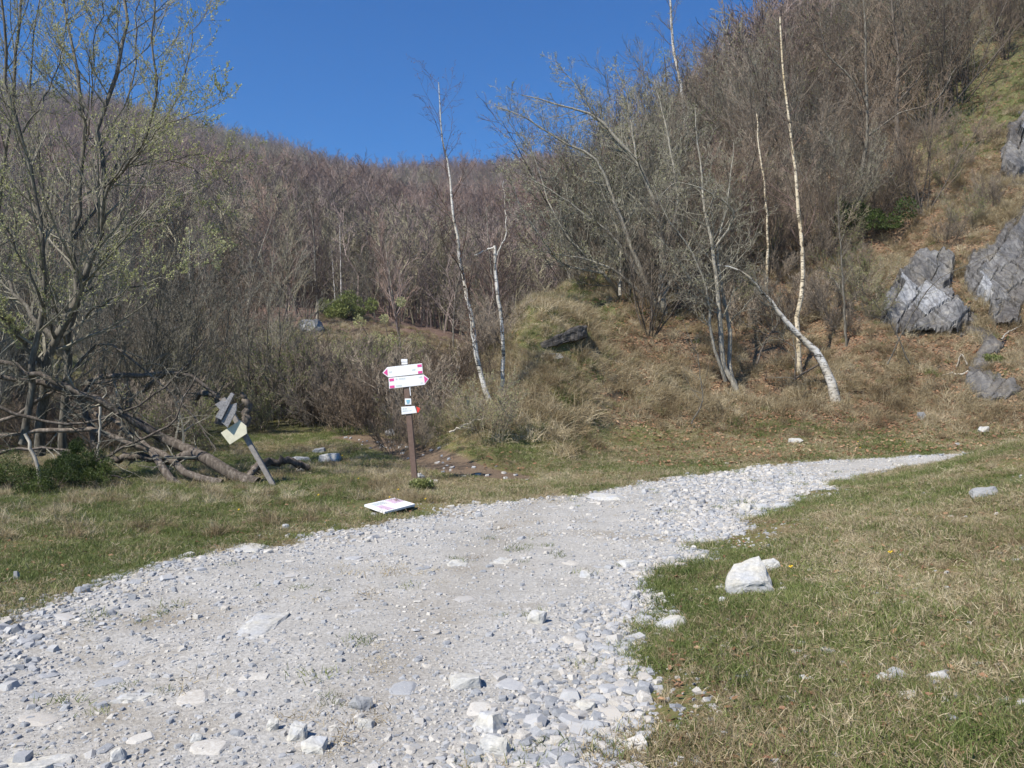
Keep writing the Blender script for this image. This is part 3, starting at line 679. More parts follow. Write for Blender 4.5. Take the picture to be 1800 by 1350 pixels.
# ------------------------------------------------------------------ rocks set into the slope (outlines on the hillside)
ROCKPOLY = [
 [(1548, 560), (1565, 520), (1590, 480), (1612, 455), (1640, 452), (1668, 462), (1672, 490), (1660, 520), (1690, 540), (1702, 570), (1672, 590), (1620, 588), (1575, 584)],
 [(1700, 470), (1712, 450), (1745, 440), (1768, 400), (1790, 378), (1850, 360), (1850, 530), (1790, 533), (1745, 540), (1712, 520), (1696, 500)],
 [(1672, 575), (1690, 545), (1712, 550), (1722, 575), (1745, 588), (1760, 600), (1758, 622), (1742, 632), (1740, 652), (1760, 664), (1786, 672), (1796, 688), (1778, 703), (1742, 710), (1718, 704), (1704, 688), (1700, 668), (1704, 640), (1722, 610), (1718, 594), (1690, 588)],
 [(1775, 225), (1800, 205), (1850, 200), (1850, 330), (1800, 330), (1770, 310), (1760, 280)],
 [(1738, 545), (1760, 540), (1790, 548), (1785, 570), (1750, 578)],
]
def rock_patch(name, poly, height, mat, label, cat, step=2.5, strat=0.0, nz=.06, seed=1, edge=14):
    P = np.array(poly, float)
    x0, y0 = P.min(0) - step; x1, y1 = P.max(0) + step
    gx = np.arange(x0, x1, step); gy = np.arange(y0, y1, step)
    GX, GY = np.meshgrid(gx, gy)
    sd = sd_poly(GX, GY, P).reshape(GX.shape) + (6 if strat > .1 else 0) + (fbm(GX * .09, GY * .09, seed, 4) - .5) * 22
    V = np.zeros(GX.shape + (3,))
    cols = {}
    for j in range(len(gx)):
        u = (gx[j] - 900) / F; z = ground(u * DRAY, DRAY); g = HZ - (z - CAMZ) / DRAY * F
        g = np.minimum.accumulate(g)
        for i in range(len(gy)):
            k = min(np.searchsorted(-g, -gy[i]), len(DRAY) - 1); V[i, j] = (u * DRAY[k], DRAY[k], z[k])
    # smooth the base so that bumps of the turf do not show
    for _ in range(3):
        V[1:-1, 1:-1] = (V[:-2, 1:-1] + V[2:, 1:-1] + V[1:-1, :-2] + V[1:-1, 2:] + 2 * V[1:-1, 1:-1]) / 6
    q = (GX * math.cos(math.radians(35)) + GY * math.sin(math.radians(35))) / 30.0
    r_ = (-GX * math.sin(math.radians(35)) + GY * math.cos(math.radians(35))) / 70.0
    qq = q * .85 + fbm(q * .7, r_ * .8, seed + 5, 3) * 1.9 + .5 * (vnoise(np.floor(r_ * 2.3), q * .3, seed) - .5)
    lay = np.floor(qq); fr = qq - lay
    hsh = np.sin(lay * 12.9 + seed) * 43758.5; hsh = hsh - np.floor(hsh)
    rr = r_ * 1.6 + hsh * 3; bl = np.floor(rr); h2 = np.sin(lay * 78.2 + bl * 37.7 + seed) * 9631.3; h2 = h2 - np.floor(h2)
    prof = (1 - fr) * .5 + h2 * 1.1 - .5 * (fr > .9) - .4 * ((rr - bl) > .92)
    hh = height * sstep(-2, edge * .5, sd) + strat * prof * sstep(-1, edge * .6, sd) + nz * (fbm(GX * .05, GY * .05, seed + 9, 4) - .5) * sstep(0, edge, sd)
    if strat > .1: hh = np.where(h2 < .09, -.07 + hh * .3, hh)
    hh = np.where(sd < 0, -.12, hh)
    V = V + hh[..., None] * np.array([-.1, -.62, .78])
    ny, nx = GX.shape
    i = np.arange(ny - 1)[:, None] * nx; j = np.arange(nx - 1)[None]
    Q = np.stack([i + j, i + nx + j, i + nx + j + 1, i + j + 1], -1).reshape(-1, 4)
    s4 = sd.ravel()[Q].max(1) > -3
    me = np_mesh(name, V.reshape(-1, 3), [Q[s4]], mat, False)
    a_ = me.attributes.new('tone', 'FLOAT', 'POINT'); a_.data.foreach_set('value', (h2 * (1 if strat > .1 else .5)).ravel().astype(np.float32))
    o = link(name, me); tag(o, label, cat)
    return o
rock_patch('rock_outcrop', ROCKPOLY[0], .16, M['rock'], 'layered grey rock outcrop with tilted blue-white slabs left of the gully', 'rock', 1.6, .20, .10, 6)
rock_patch('rock_outcrop', ROCKPOLY[1], .12, M['rock'], 'broad smooth grey rock face at the right edge above the gully', 'rock', 2.2, .14, .12, 8)
rock_patch('rock_gully', ROCKPOLY[2], .05, M['slab'], 'winding smooth grey rock gully ending in a rounded slab', 'rock', 2.0, .04, .07, 5, 5)
rock_patch('rock_outcrop', ROCKPOLY[3], .15, M['rock'], 'weathered grey rock high on the slope at the right edge', 'rock', 2.4, .3, .15, 12)
rock_patch('rock_outcrop', ROCKPOLY[4], .15, M['rock'], 'small grey rock patch under the big smooth face', 'rock', 2.0, .15, .08, 15, 8)
grass()

# stones: own things
def stone(px, py, w, h, label, mat='pale_stone', flat=None, seed=0, sink=.45, yaw=None, n=16, cat='stone', group=None, deep=.8, name='stone'):
    rg = np.random.default_rng(seed + int(px * 7 + py))
    g = unproj(px, py); d = g.y
    W = w / F * d / 2; Hh = h / F * d * .85
    if sink > .6:                                   # bedrock plate nearly flush with the road
        Dp = max(h * d * d / (F * 1.5) / 2, .05); Z = .05
        me = hull_mesh(name, rg, M[mat], 22, 1.0, 3, .02, size=(W * 1.15, Dp * 1.2, Z))
        g = unproj(px, py); o = link(name, me, None, (g.x, g.y, g.z - Z * .8 + .016))
        n_ = normals(np.array([g.x]), np.array([g.y]))[0]; o.rotation_euler = tuple(eulers(n_[None], np.array([rg.uniform(-.2, .2)]))[0])
        tag(o, label, cat, group); return o
    me = hull_mesh(name, rg, M[mat], n, 1.0, 3, .09 * min(W, Hh), size=(W, W * deep, Hh / 2 / .85))
    o = link(name, me, None, (g.x, g.y + W * deep * .3, float(ground(g.x, g.y)) + Hh * (.5 - sink * .5)))
    o.rotation_euler = (rg.uniform(-.25, .25), rg.uniform(-.2, .2), rg.uniform(-.6, .6) if yaw is None else yaw)
    tag(o, label, cat, group); return o
# the big block on the right bank: a shaped wedge
def big_block():
    g = unproj(1325, 1046); d = g.y; s = d / F
    bm = bmesh.new()
    pts = [(-42, 0, -8), (46, 2, -8), (-46, 5, 24), (8, -1, 25), (31, 3, 22), (-20, 34, 42), (12, 40, 50), (28, 38, 56), (34, 36, 40), (50, 38, -6), (-40, 36, -8), (-43, 2, 12), (38, 2, 8)]
    for a, b, c in pts: bm.verts.new((a * s, b * s * 1.6, c * s))
    r = bmesh.ops.convex_hull(bm, input=bm.verts)
    bmesh.ops.delete(bm, geom=[e for e in r['geom_interior'] if isinstance(e, bmesh.types.BMVert)], context='VERTS')
    bmesh.ops.triangulate(bm, faces=list(bm.faces)); bmesh.ops.subdivide_edges(bm, edges=list(bm.edges), cuts=5, use_grid_fill=True)
    cc = Vector((0, 30 * s, 22 * s))
    for v in bm.verts: v.co += (v.co - cc).normalized() * .02 * mnoise.fractal(v.co * 8, .8, 2, 4)
    me = bpy.data.meshes.new('boulder'); bm.to_mesh(me); bm.free(); me.materials.append(M['pale_stone'])
    o = link('boulder', me, None, (g.x, g.y, g.z)); tag(o, 'large blocky pale stone with a blue-grey top on the right grass bank', 'stone')
big_block()
stone(1358, 1003, 44, 30, 'rounded cream stone just behind the large block on the right bank', deep=.9)
stone(1271, 1062, 18, 18, 'small white stone left of the large block on the right bank')
stone(1178, 1104, 76, 24, 'flat blue-grey stone at the edge of the right bank', 'pale_stone', sink=.5)
stone(1735, 874, 58, 26, 'brownish flat boulder on the crest of the right bank', 'grey_stone')
stone(1730, 760, 26, 16, 'pale stone in the leaf litter above the far end of the road')
stone(1683, 784, 14, 8, 'small white stone beside the far end of the road')
stone(1400, 778, 34, 10, 'flat grey stone in the grass behind the road', sink=.3)
stone(1312, 898, 28, 22, 'upright cream stone on the right edge of the road bend')
stone(1342, 896, 30, 14, 'low cream stone beside the upright one at the road bend')
stone(1375, 892, 34, 10, 'flat cream stone farthest right in the trio at the road bend')
stone(1622, 738, 22, 20, 'grey stone half buried in the slope left of the rock gully', 'grey_stone')
stone(548, 584, 60, 34, 'far grey boulder in front of the green bush', 'grey_stone', name='boulder', cat='boulder')
stone(315, 600, 50, 44, 'far pale crag behind the budding willow', 'grey_stone', name='boulder', cat='boulder')
stone(685, 766, 20, 17, 'grey cracked stone beside the footpath', 'grey_stone')
stone(735, 843, 26, 16, 'pale stone at the foot of the signpost')
stone(762, 850, 22, 10, 'small flat stone right of the signpost foot')
stone(578, 812, 56, 22, 'broad pale slab stone beside the rotten log', sink=.4)
stone(528, 812, 52, 12, 'long thin white slab stone lying by the rotten log', sink=.2, deep=.5)
stone(560, 797, 30, 12, 'grey flat stone behind the broad pale slab', 'grey_stone')
stone(530, 830, 26, 14, 'round beige stone in front of the long white slab')
stone(440, 965, 110, 18, 'long flat grey slab at the left edge of the road', 'pale_stone', sink=.7, deep=.7)
stone(330, 978, 26, 9, 'small flat stone in the grass left of the long slab')
stone(502, 930, 18, 13, 'small cream stone in the verge above the long slab')
stone(28, 1022, 14, 26, 'dark upright stone chip in the left verge', 'grey_stone')
stone(655, 907, 20, 8, 'small flat stone propping the fallen panel')
stone(205, 1338, 34, 30, 'pale round stone at the bottom edge left of centre')
stone(522, 1300, 48, 40, 'pale block stone in the lower road with a dark right side')
stone(553, 1322, 58, 30, 'wedge shaped cream stone below the pale block')
stone(345, 1305, 30, 20, 'blue-grey stone in the lower left of the road')
stone(478, 1283, 26, 26, 'rounded grey stone left of the pale block')
stone(632, 1246, 52, 28, 'dark blue-grey stone in the lower middle of the road', 'grey_stone')
stone(640, 1278, 44, 18, 'flat grey stone just below the dark blue-grey one')
stone(868, 1328, 66, 42, 'large grey stone at the bottom edge of the road')
stone(858, 1285, 76, 40, 'long curved white stone in the lower right track')
stone(818, 1208, 90, 26, 'long tan stone bar lying across the right track')
stone(1032, 1250, 52, 24, 'white stone near the lower right edge of the road')
stone(945, 1095, 48, 30, 'angular cream stone in the middle of the right track')
stone(1115, 1053, 28, 22, 'cubic tan stone near the right edge of the road')
stone(1032, 1015, 36, 14, 'flat tan stone upper part of the right track')
stone(1105, 995, 46, 14, 'flat grey stone near the road edge above the cubic one')
stone(462, 1095, 90, 60, 'big flat buff bedrock plate flush with the left road', sink=.93, deep=1.6)
stone(805, 990, 54, 14, 'flat pale plate in the middle of the road', sink=.8)
stone(880, 988, 60, 14, 'second flat pale plate beside the first in mid road', sink=.8)
stone(235, 1228, 80, 26, 'bluish white quartz plate in the lower left road', sink=.75)
stone(60, 1345, 180, 40, 'buff bedrock plate at the bottom left corner', sink=.9, deep=.8)
stone(1065, 878, 90, 12, 'long blue-grey plate at the far edge of the road', sink=.6)
stone(1555, 1200, 44, 22, 'grey flat stone in the middle of the right bank', sink=.5)
stone(1420, 1200, 30, 16, 'blue-grey stone low on the right bank', sink=.4)
# loose stones that nothing tells apart
lrg = np.random.default_rng(77)
loose_k = [hull_mesh('stone', lrg, M['stone'], int(lrg.integers(10, 18)), lrg.uniform(.35, .6), 1, .04, size=(1, lrg.uniform(.6, .9), 1)) for _ in range(10)]
def loose(n, cond, s0, s1, label, group, d0, d1, px0, px1, fl=1.0):
    k = 0
    while k < n:
        x, y, px = sample(1, d0, d1, 1.2, px0, px1, lrg)
        if not cond(x, y): continue
        s = lrg.uniform(s0, s1) ** 1.0
        nn = normals(x, y)[0]
        o = link('stone', loose_k[int(lrg.integers(0, 10))], None, (x[0], y[0], float(ground(x, y)[0]) + s * .12 * fl))
        o.scale = (s, s, s * fl); o.rotation_euler = tuple(eulers(nn[None], np.array([lrg.uniform(0, 6.28)]))[0])
        tag(o, label, 'stone', group); k += 1
loose(104, lambda x, y: road_sd(x, y)[0] > .15 and (x[0] > .06 * y[0] or lrg.uniform() < .25), .02, .048, 'loose angular pale stone among the gravel of the road', 'loose stones on the road', 2.9, 11, 0, 1350)
loose(54, lambda x, y: road_sd(x, y)[0] > .2, .05, .13, 'flat pale stone pressed into the packed gravel of the road', 'flat stones set in the road', 3.2, 13, 0, 1400, .18)
loose(50, lambda x, y: road_sd(x, y)[0] < -.05, .022, .045, 'pale stone half sunk in the grass of the right bank', 'stones in the right bank', 3.0, 8, 1120, 1850)
loose(46, lambda x, y: d_line(x, y, PATHC)[0] < .5, .03, .075, 'pale stone on the dark soil of the footpath', 'stones on the footpath', 13, 20, 600, 940)
# rock ledge over the hollow
def ledge():
    c = at(985, 588, _l.y + .05)
    s = c.y / F
    bm = bmesh.new(); rg = np.random.default_rng(9)
    for k, (a, b, t) in enumerate([(-46, 20, 9), (-20, 10, 13), (8, 0, 17), (30, -10, 19), (44, -12, 18)]):
        for (dy, dz) in ((-.62, 0), (-.55, -t), (.6, 2), (.6, -t), (.1, 5)):
            bm.verts.new((a * s, dy + rg.uniform(-.05, .05) - .1 * (k in (2, 3)), (-b - dz * -1) * s))
    r = bmesh.ops.convex_hull(bm, input=bm.verts)
    bmesh.ops.delete(bm, geom=[e for e in r['geom_interior'] if isinstance(e, bmesh.types.BMVert)], context='VERTS')
    bmesh.ops.triangulate(bm, faces=list(bm.faces)); bmesh.ops.subdivide_edges(bm, edges=list(bm.edges), cuts=5, use_grid_fill=True)
    for v in bm.verts: v.co += v.normal * .05 * mnoise.fractal(v.co * 4, .8, 2, 4)
    me = bpy.data.meshes.new('rock_ledge'); bm.to_mesh(me); bm.free(); me.materials.append(M['rock'])
    tag(link('rock_ledge', me, None, c), 'dark overhanging rock ledge above a hollow in the grassy spur', 'rock')
ledge()
stone(968, 628, 54, 9, 'tilted tan slab lying in the mouth of the hollow', 'pale_stone', deep=.8, sink=.5)

# ------------------------------------------------------------------ trees
def limbs(mb, specs, rg, k=8, m=14, wig=.012, mi=0):
    """traced limbs: (points [(px,py,depth)], r0, r1) -> P,R,L lists, drawn into mb"""
    out = []
    for pts, r0, r1 in specs:
        P, L = resample([at(*q) for q in pts], m, wig, rg)
        R = r0 + (r1 - r0) * np.linspace(0, 1, m) ** .72
        if rg.uniform() < 2 and r0 > .03: R = R * (1 + rg.normal(0, .05, m))
        mb.tube(P[None], R[None], k, mi); out.append((P, R, L))
    return out
def twigs(mb, lim, rg, lv, mi=0, sides=4):
    """successive levels of branches off a batch of limbs"""
    P = np.stack([a for a, _, _ in lim]); R = np.stack([b for _, b, _ in lim]); L = np.array([c for _, _, c in lim])
    last = None
    for i, kw in enumerate(lv):
        P, R, L = kids(P, R, L, rg, **kw)
        if 'maxl' in kw: pass
        mb.tube(P, R, sides if i == 0 else 3, mi); last = (P, R, L)
    return last
def bud_on(mb, P, rg, per, size, mi, wide=.45):
    B, m, _ = P.shape
    n = B * per; b = rg.integers(0, B, n); t = rg.uniform(.15, .999, n) * (m - 1); i = t.astype(int); f = (t - i)[:, None]
    C = P[b, i] * (1 - f) + P[b, i + 1] * f; D = norm(P[b, i + 1] - P[b, i])
    leaves_at(mb, C, D, size, rg, mi, wide)
def tree(name, base, trunk_mb, crown_mb, tmats, cmats, label, cat='tree', group=None):
    root = bpy.data.objects.new(name, None); COL.objects.link(root); root.location = base; root.empty_display_size = .3
    tag(root, label, cat, group)
    link('trunk', trunk_mb.mesh('trunk', tmats, True, base), root)
    if crown_mb is not None and crown_mb.n: link('crown', crown_mb.mesh('crown', cmats, False, base), root)
    return root
def L2(count, ang, lr, m=5, up=.1, wig=.12, **kw):
    d = dict(count=count, ang=ang, lr=lr, m=m, up=up, wig=wig); d.update(kw); return d

# 1. budding willow at the left
def left_willow():
    rg = np.random.default_rng(101)
    T = MB(); C = MB()
    D = 12.6
    sp = [
     ([(70, 800, D + .3), (78, 700, D + .2), (73, 645, D), (98, 598, D), (125, 555, D), (150, 505, D - .1), (162, 455, D), (178, 400, D), (186, 320, D + .1), (172, 250, D + .2), (192, 170, D + .4), (215, 90, D + .6), (226, -60, D + .9)], .12, .022),
     ([(110, 800, D + .8), (112, 700, D + .7), (126, 590, D + .6), (136, 540, D + .5), (133, 480, D + .5), (131, 420, D + .6), (141, 330, D + .7), (150, 250, D + .8), (143, 170, D + .9), (128, 90, D + 1.1), (100, -60, D + 1.3)], .11, .02),
     ([(40, 780, D - .2), (60, 640, D - .3), (80, 500, D - .4), (80, 420, D - .5), (63, 353, D - .5), (40, 233, D - .6), (10, 133, D - .7), (5, 20, D - .8), (0, -60, D - .8)], .085, .018),
     ([(98, 598, D), (60, 560, D + .1), (20, 505, D + .3), (-30, 430, D + .5), (-80, 330, D + .6)], .07, .02),
     ([(162, 455, D), (180, 400, D - .3), (183, 340, D - .5), (215, 300, D - .6), (258, 240, D - .8), (273, 167, D - .9), (270, 90, D - 1.), (268, -30, D - 1.1)], .05, .012),
     ([(215, 300, D - .6), (262, 255, D - .3), (293, 213, D - .1), (320, 150, D), (333, 90, D + .1), (345, 50, D + .2), (372, 2, D + .3)], .028, .005),
     ([(186, 320, D + .1), (233, 292, D + .4), (300, 283, D + .6), (345, 268, D + .7), (385, 282, D + .7), (432, 290, D + .8)], .026, .004),
     ([(183, 330, D - .5), (250, 262, D - .9), (300, 215, D - 1.1), (360, 195, D - 1.2), (400, 160, D - 1.2)], .024, .005),
     ([(150, 560, D), (180, 537, D - .2), (227, 508, D - .5), (277, 493, D - .7), (325, 472, D - .8), (375, 448, D - .9)], .03, .006),
     ([(300, 283, D + .6), (345, 300, D + .8), (375, 340, D + .9), (390, 370, D + 1.), (392, 410, D + 1.), (370, 450, D + 1.)], .014, .004),
     ([(133, 480, D + .5), (100, 430, D + .8), (70, 330, D + 1.), (68, 250, D + 1.2), (52, 130, D + 1.4), (70, 0, D + 1.6)], .05, .012),
     ([(131, 420, D + .6), (180, 350, D + 1.), (215, 270, D + 1.3), (225, 180, D + 1.5), (238, 80, D + 1.6), (244, -30, D + 1.7)], .04, .01),
     ([(73, 645, D), (40, 600, D - .3), (10, 560, D - .6), (-30, 540, D - .8)], .07, .03),
     ([(98, 598, D), (70, 520, D - .6), (40, 450, D - .9), (10, 400, D - 1.1), (-30, 300, D - 1.3)], .045, .012),
     ([(133, 530, D + .5), (180, 480, D + .9), (200, 430, D + 1.2), (250, 400, D + 1.4), (310, 370, D + 1.5)], .03, .006),
     ([(-60, 820, D + 1.5), (-40, 600, D + 1.4), (-10, 400, D + 1.3), (10, 250, D + 1.3), (30, 100, D + 1.3), (40, -60, D + 1.4)], .10, .02),
     ([(150, 250, D + .8), (165, 180, D + .6), (160, 100, D + .4), (175, 30, D + .3), (185, -50, D + .2)], .02, .008),
     ([(40, 233, D - .6), (80, 170, D - .4), (105, 100, D - .2), (120, 20, D), (125, -40, D)], .02, .008),
    ]
    sp = [(q, a * .68, b * .8) for q, a, b in sp]
    lim = limbs(T, sp, rg, 8, 18, .02)
    P, R, L = kids(np.stack([a for a, _, _ in lim]), np.stack([b for _, b, _ in lim]), np.array([c for _, _, c in lim]), rg, count=26, t0=.15, ang=46, lr=.26, m=7, up=.13, wig=.10, rr=.5, shrink=.35, rend=.3)
    C.tube(P, R, 4)
    P2, R2, LL2 = kids(P, R, L, rg, count=7, t0=.15, ang=38, lr=.52, m=5, up=.10, wig=.12, rr=.6, rend=.35, rmin=.003)
    C.tube(P2, R2, 3)
    P3, R3, L3 = kids(P2, R2, LL2, rg, count=3, t0=.2, ang=38, lr=.5, m=3, up=.1, wig=.12, rr=.7, rmin=.0022)
    C.tube(P3, R3, 3)
    # young leaves mostly in the outer, upper crown
    hi = P2[:, -1, 2] > 2.0
    bud_on(C, P2[hi], rg, 6, .034, 1, .5); hi3 = P3[:, -1, 2] > 2.2
    bud_on(C, P3[hi3], rg, 2, .032, 1, .5); bud_on(C, P2[~hi], rg, 1, .028, 1)
    tree('willow_tree', at(78, 800, D), T, C, [M['bark_grey']], [M['twig_grey'], M['bud']], 'budding multi-stemmed willow filling the left edge of the picture')
left_willow()

# 2. fallen trunks and dead branches under it
def log(name, sp, label, mat='dead_wood', cat='log', sub=None, k=10, seed=0, group=None, bumpy=.02):
    rg = np.random.default_rng(seed + 500); mb = MB()
    lim = limbs(mb, sp, rg, k, 16, bumpy)
    root = bpy.data.objects.new(name, None); COL.objects.link(root); b = at(*sp[0][0][0]); root.location = b; tag(root, label, cat, group)
    link('trunk', mb.mesh('trunk', [M[mat]], True, b), root)
    if sub:
        cb = MB(); twigs(cb, lim, rg, sub); link('dead_twigs', cb.mesh('dead_twigs', [M['twig_grey']], False, b), root)
    return root
log('fallen_tree', [([(452, 852, 12.3), (400, 830, 12.4), (345, 795, 12.6), (290, 772, 12.8), (235, 738, 12.8), (190, 712, 12.7), (120, 690, 12.6), (50, 668, 12.5), (-40, 655, 12.4)], .12, .035),
                     ([(290, 772, 12.8), (240, 742, 12.6), (180, 705, 12.4), (100, 672, 12.3), (30, 645, 12.2), (-50, 610, 12.1)], .07, .03),
                     ([(345, 800, 12.6), (300, 808, 12.5), (240, 800, 12.5), (200, 808, 12.6), (150, 800, 12.7)], .085, .04)],
    'thick fallen willow trunk sloping from its root beside the leaning signpost', sub=[L2(20, 60, .17, 5, .05, .2, rr=.35), L2(6, 45, .6, 4, .05, .2, rmin=.005), L2(4, 40, .5, 3, .05, .2, rmin=.004)], seed=1)
log('fallen_tree', [([(330, 870, 12.0), (270, 800, 12.3), (200, 740, 13.0), (150, 720, 13.4)], .07, .03), ([(390, 850, 12.2), (330, 830, 12.2), (270, 790, 12.4), (215, 775, 12.4), (150, 755, 12.4), (80, 760, 12.4), (0, 765, 12.4), (-60, 770, 12.4)], .07, .025)],
    'thinner dead trunk lying below the thick fallen one', sub=[L2(11, 50, .2, 5, .02, .2, rr=.4), L2(5, 45, .5, 4, .02, .2)], seed=2)
log('fallen_branch', [([(200, 860, 12.6), (170, 800, 12.8), (150, 700, 13.), (165, 660, 13.1), (230, 660, 13.2), (290, 655, 13.4), (330, 660, 13.5), (385, 700, 13.6)], .06, .03), ([(290, 655, 13.4), (250, 690, 13.4), (220, 720, 13.3)], .04, .02)],
    'arched dead branch curving over behind the fallen trunk', sub=[L2(16, 60, .22, 5, .06, .22, rr=.4), L2(6, 45, .5, 4, .05, .2), L2(3, 45, .5, 3, .05, .2)], seed=3)
log('stump', [([(385, 745, 13.8), (395, 715, 13.8), (360, 690, 13.9), (340, 700, 14.)], .09, .045), ([(430, 745, 13.8), (434, 715, 13.8), (425, 690, 13.8)], .09, .04)], 'dark rotten stump arching behind the leaning signpost', 'bark_dark', 'stump', [L2(14, 60, .5, 4, .05, .25, rr=.3)], 9, 4, bumpy=.02)
log('rotten_log', [([(440, 835, 13.2), (470, 812, 13.4), (505, 812, 13.6), (545, 822, 13.8)], .09, .05)], 'short rotten log lying right of the leaning signpost', 'dead_wood', seed=5, bumpy=.03)
log('plank', [([(418, 862, 12.1), (455, 815, 12.6)], .065, .055)], 'grey timber prop leaning against the foot of the old signpost', 'dead_wood', 'timber', None, 4, 6, bumpy=.002)
log('dead_stick', [([(44, 762, 11.), (56, 795, 11.), (66, 815, 11.), (70, 850, 11.), (90, 893, 11.)], .022, .026)], 'bleached crooked stick standing in front of the willow', 'pale_wood', 'stick', None, 7, 7, bumpy=.008)
log('dead_stick', [([(176, 715, 12.), (174, 770, 12.), (170, 805, 12.)], .02, .012)], 'short upright grey stick by the juniper', 'pale_wood', 'stick', None, 6, 8, bumpy=.005)
for i, pts in enumerate([[(-40, 700, 12), (60, 735, 12.2), (150, 745, 12.3), (260, 700, 12.6), (330, 640, 12.8), (365, 590, 13)], [(-50, 820, 11.9), (30, 790, 12.), (110, 790, 12.2), (180, 830, 12.2), (240, 850, 12.2)],
                         [(0, 740, 12.6), (80, 700, 12.7), (190, 600, 12.9), (240, 640, 13.), (330, 720, 13.), (380, 790, 13.)], [(100, 860, 11.9), (190, 800, 12.), (300, 740, 12.2), (345, 660, 12.4)]]):
    log('dead_branch', [([q for q in pts], .035, .01)], ['long dead branch rising to the right across the fallen trunks', 'low dead branch sprawling at the far left', 'sagging dead branch hanging between willow and stump', 'dead branch slanting up through the brush pile'][i], 'dead_wood', 'branch',
        [L2(14, 50, .3, 5, .04, .2, rr=.5), L2(5, 45, .5, 4, .03, .2)], 6, 20 + i)

# 3. birches and traced trees
def traced(name, sp, label, tm, cm, lv, buds=0, seed=0, bsize=.03, sides=8, leafmat='bud', hang=False):
    rg = np.random.default_rng(seed + 900); T = MB(); C = MB()
    lim = limbs(T, sp, rg, sides, 18, .012)
    last = twigs(C, lim, rg, lv)
    if buds: bud_on(C, last[0], rg, buds, bsize, 1)
    tree(name, at(*sp[0][0][0]), T, C, [M[tm]], [M[cm], M[leafmat]], label)
fine = [L2(26, 38, .17, 6, .10, .12, rr=.4, t0=.3, shrink=.2), L2(6, 36, .5, 4, .0, .14, rmin=.003), L2(4, 35, .5, 3, -.08, .14, rmin=.0025)]
dB = unproj(866, 716).y
traced('birch_tree', [([(867, 720, dB), (847, 667, dB), (838, 637, dB), (833, 583, dB), (823, 530, dB), (813, 483, dB), (807, 447, dB), (797, 377, dB), (788, 293, dB), (782, 260, dB), (775, 207, dB), (771, 145, dB)], .07, .008),
                      ([(842, 650, dB), (831, 600, dB - .2), (824, 540, dB - .2), (818, 500, dB - .2)], .03, .008)],
       'slender white birch with bare twigs rising behind the signpost', 'birch', 'twig_red', fine, 1, 1, .03, leafmat='litter')
traced('birch_tree', [([(880, 700, dB + .6), (885, 637, dB + .6), (882, 577, dB + .6), (875, 517, dB + .6), (871, 470, dB + .6), (870, 432, dB + .6)], .05, .035),
                      ([(870, 434, dB + .6), (855, 440, dB + .6), (833, 449, dB + .6)], .02, .012), ([(873, 450, dB + .6), (890, 402, dB + .7), (887, 350, dB + .8), (885, 318, dB + .8)], .018, .005)],
       'thin birch with a snapped-off top just right of the slender birch', 'birch', 'twig_brown', [L2(9, 45, .22, 5, .1, .14, rr=.35), L2(5, 40, .5, 4, .05, .14)], 0, 2)
dE = unproj(1467, 706).y
traced('birch_tree', [([(1470, 712, dE), (1461, 672, dE), (1440, 628, dE), (1412, 597, dE), (1385, 570, dE - .1), (1355, 530, dE - .2), (1335, 507, dE - .3), (1317, 487, dE - .4), (1290, 472, dE - .5), (1262, 466, dE - .6)], .155, .012)],
       'white birch trunk bent far over to the left near the road', 'birch', 'twig_grey', [L2(20, 50, .22, 6, .10, .16, rr=.3, t0=.55), L2(7, 40, .55, 4, .04, .16, rmin=.003), L2(4, 40, .5, 3, 0, .15, rmin=.0025)], 0, 3)
dD = unproj(1406, 660).y
traced('birch_tree', [([(1407, 672, dD), (1404, 620, dD), (1401, 567, dD), (1408, 535, dD), (1410, 450, dD), (1402, 350, dD), (1398, 300, dD), (1387, 217, dD), (1380, 160, dD), (1372, 77, dD), (1371, 30, dD)], .085, .022)],
       'tall straight golden-barked birch behind the bent one', 'birch_warm', 'twig_red', [L2(26, 45, .13, 5, .1, .14, rr=.3, t0=.35), L2(5, 40, .5, 4, .0, .14)], 0, 4)
dH = unproj(1346, 520).y; dI = unproj(1488, 610).y; dJ = unproj(1505, 388).y; dK = unproj(1576, 280).y
traced('birch_tree', [([(1346, 530, dH), (1350, 447, dH), (1343, 320, dH), (1333, 250, dH), (1330, 200, dH)], .06, .02)], 'slim brown-barked birch left of the tall golden one', 'birch_warm', 'twig_brown', [L2(14, 45, .16, 5, .1, .14, rr=.3, t0=.3), L2(5, 40, .5, 4, .0, .14)], 0, 5)
traced('sapling', [([(1488, 618, dI), (1483, 517, dI), (1478, 450, dI), (1472, 333, dI)], .045, .012)], 'thin grey sapling right of the tall golden birch', 'bark_grey', 'twig_grey', [L2(12, 45, .2, 5, .1, .14, rr=.4, t0=.3), L2(5, 40, .5, 4, .0, .14)], 0, 6)
traced('birch_tree', [([(1212, 330, 44), (1205, 220, 44), (1197, 150, 44), (1184, 87, 44), (1178, 0, 44), (1174, -60, 44)], .13, .05)], 'white birch standing against the sky on the skyline', 'birch', 'twig_brown', [L2(30, 40, .18, 6, .1, .14, rr=.3, t0=.2), L2(7, 38, .5, 4, .0, .14, rmin=.006), L2(4, 38, .5, 3, .0, .14, rmin=.005)], 1, 7, .06)
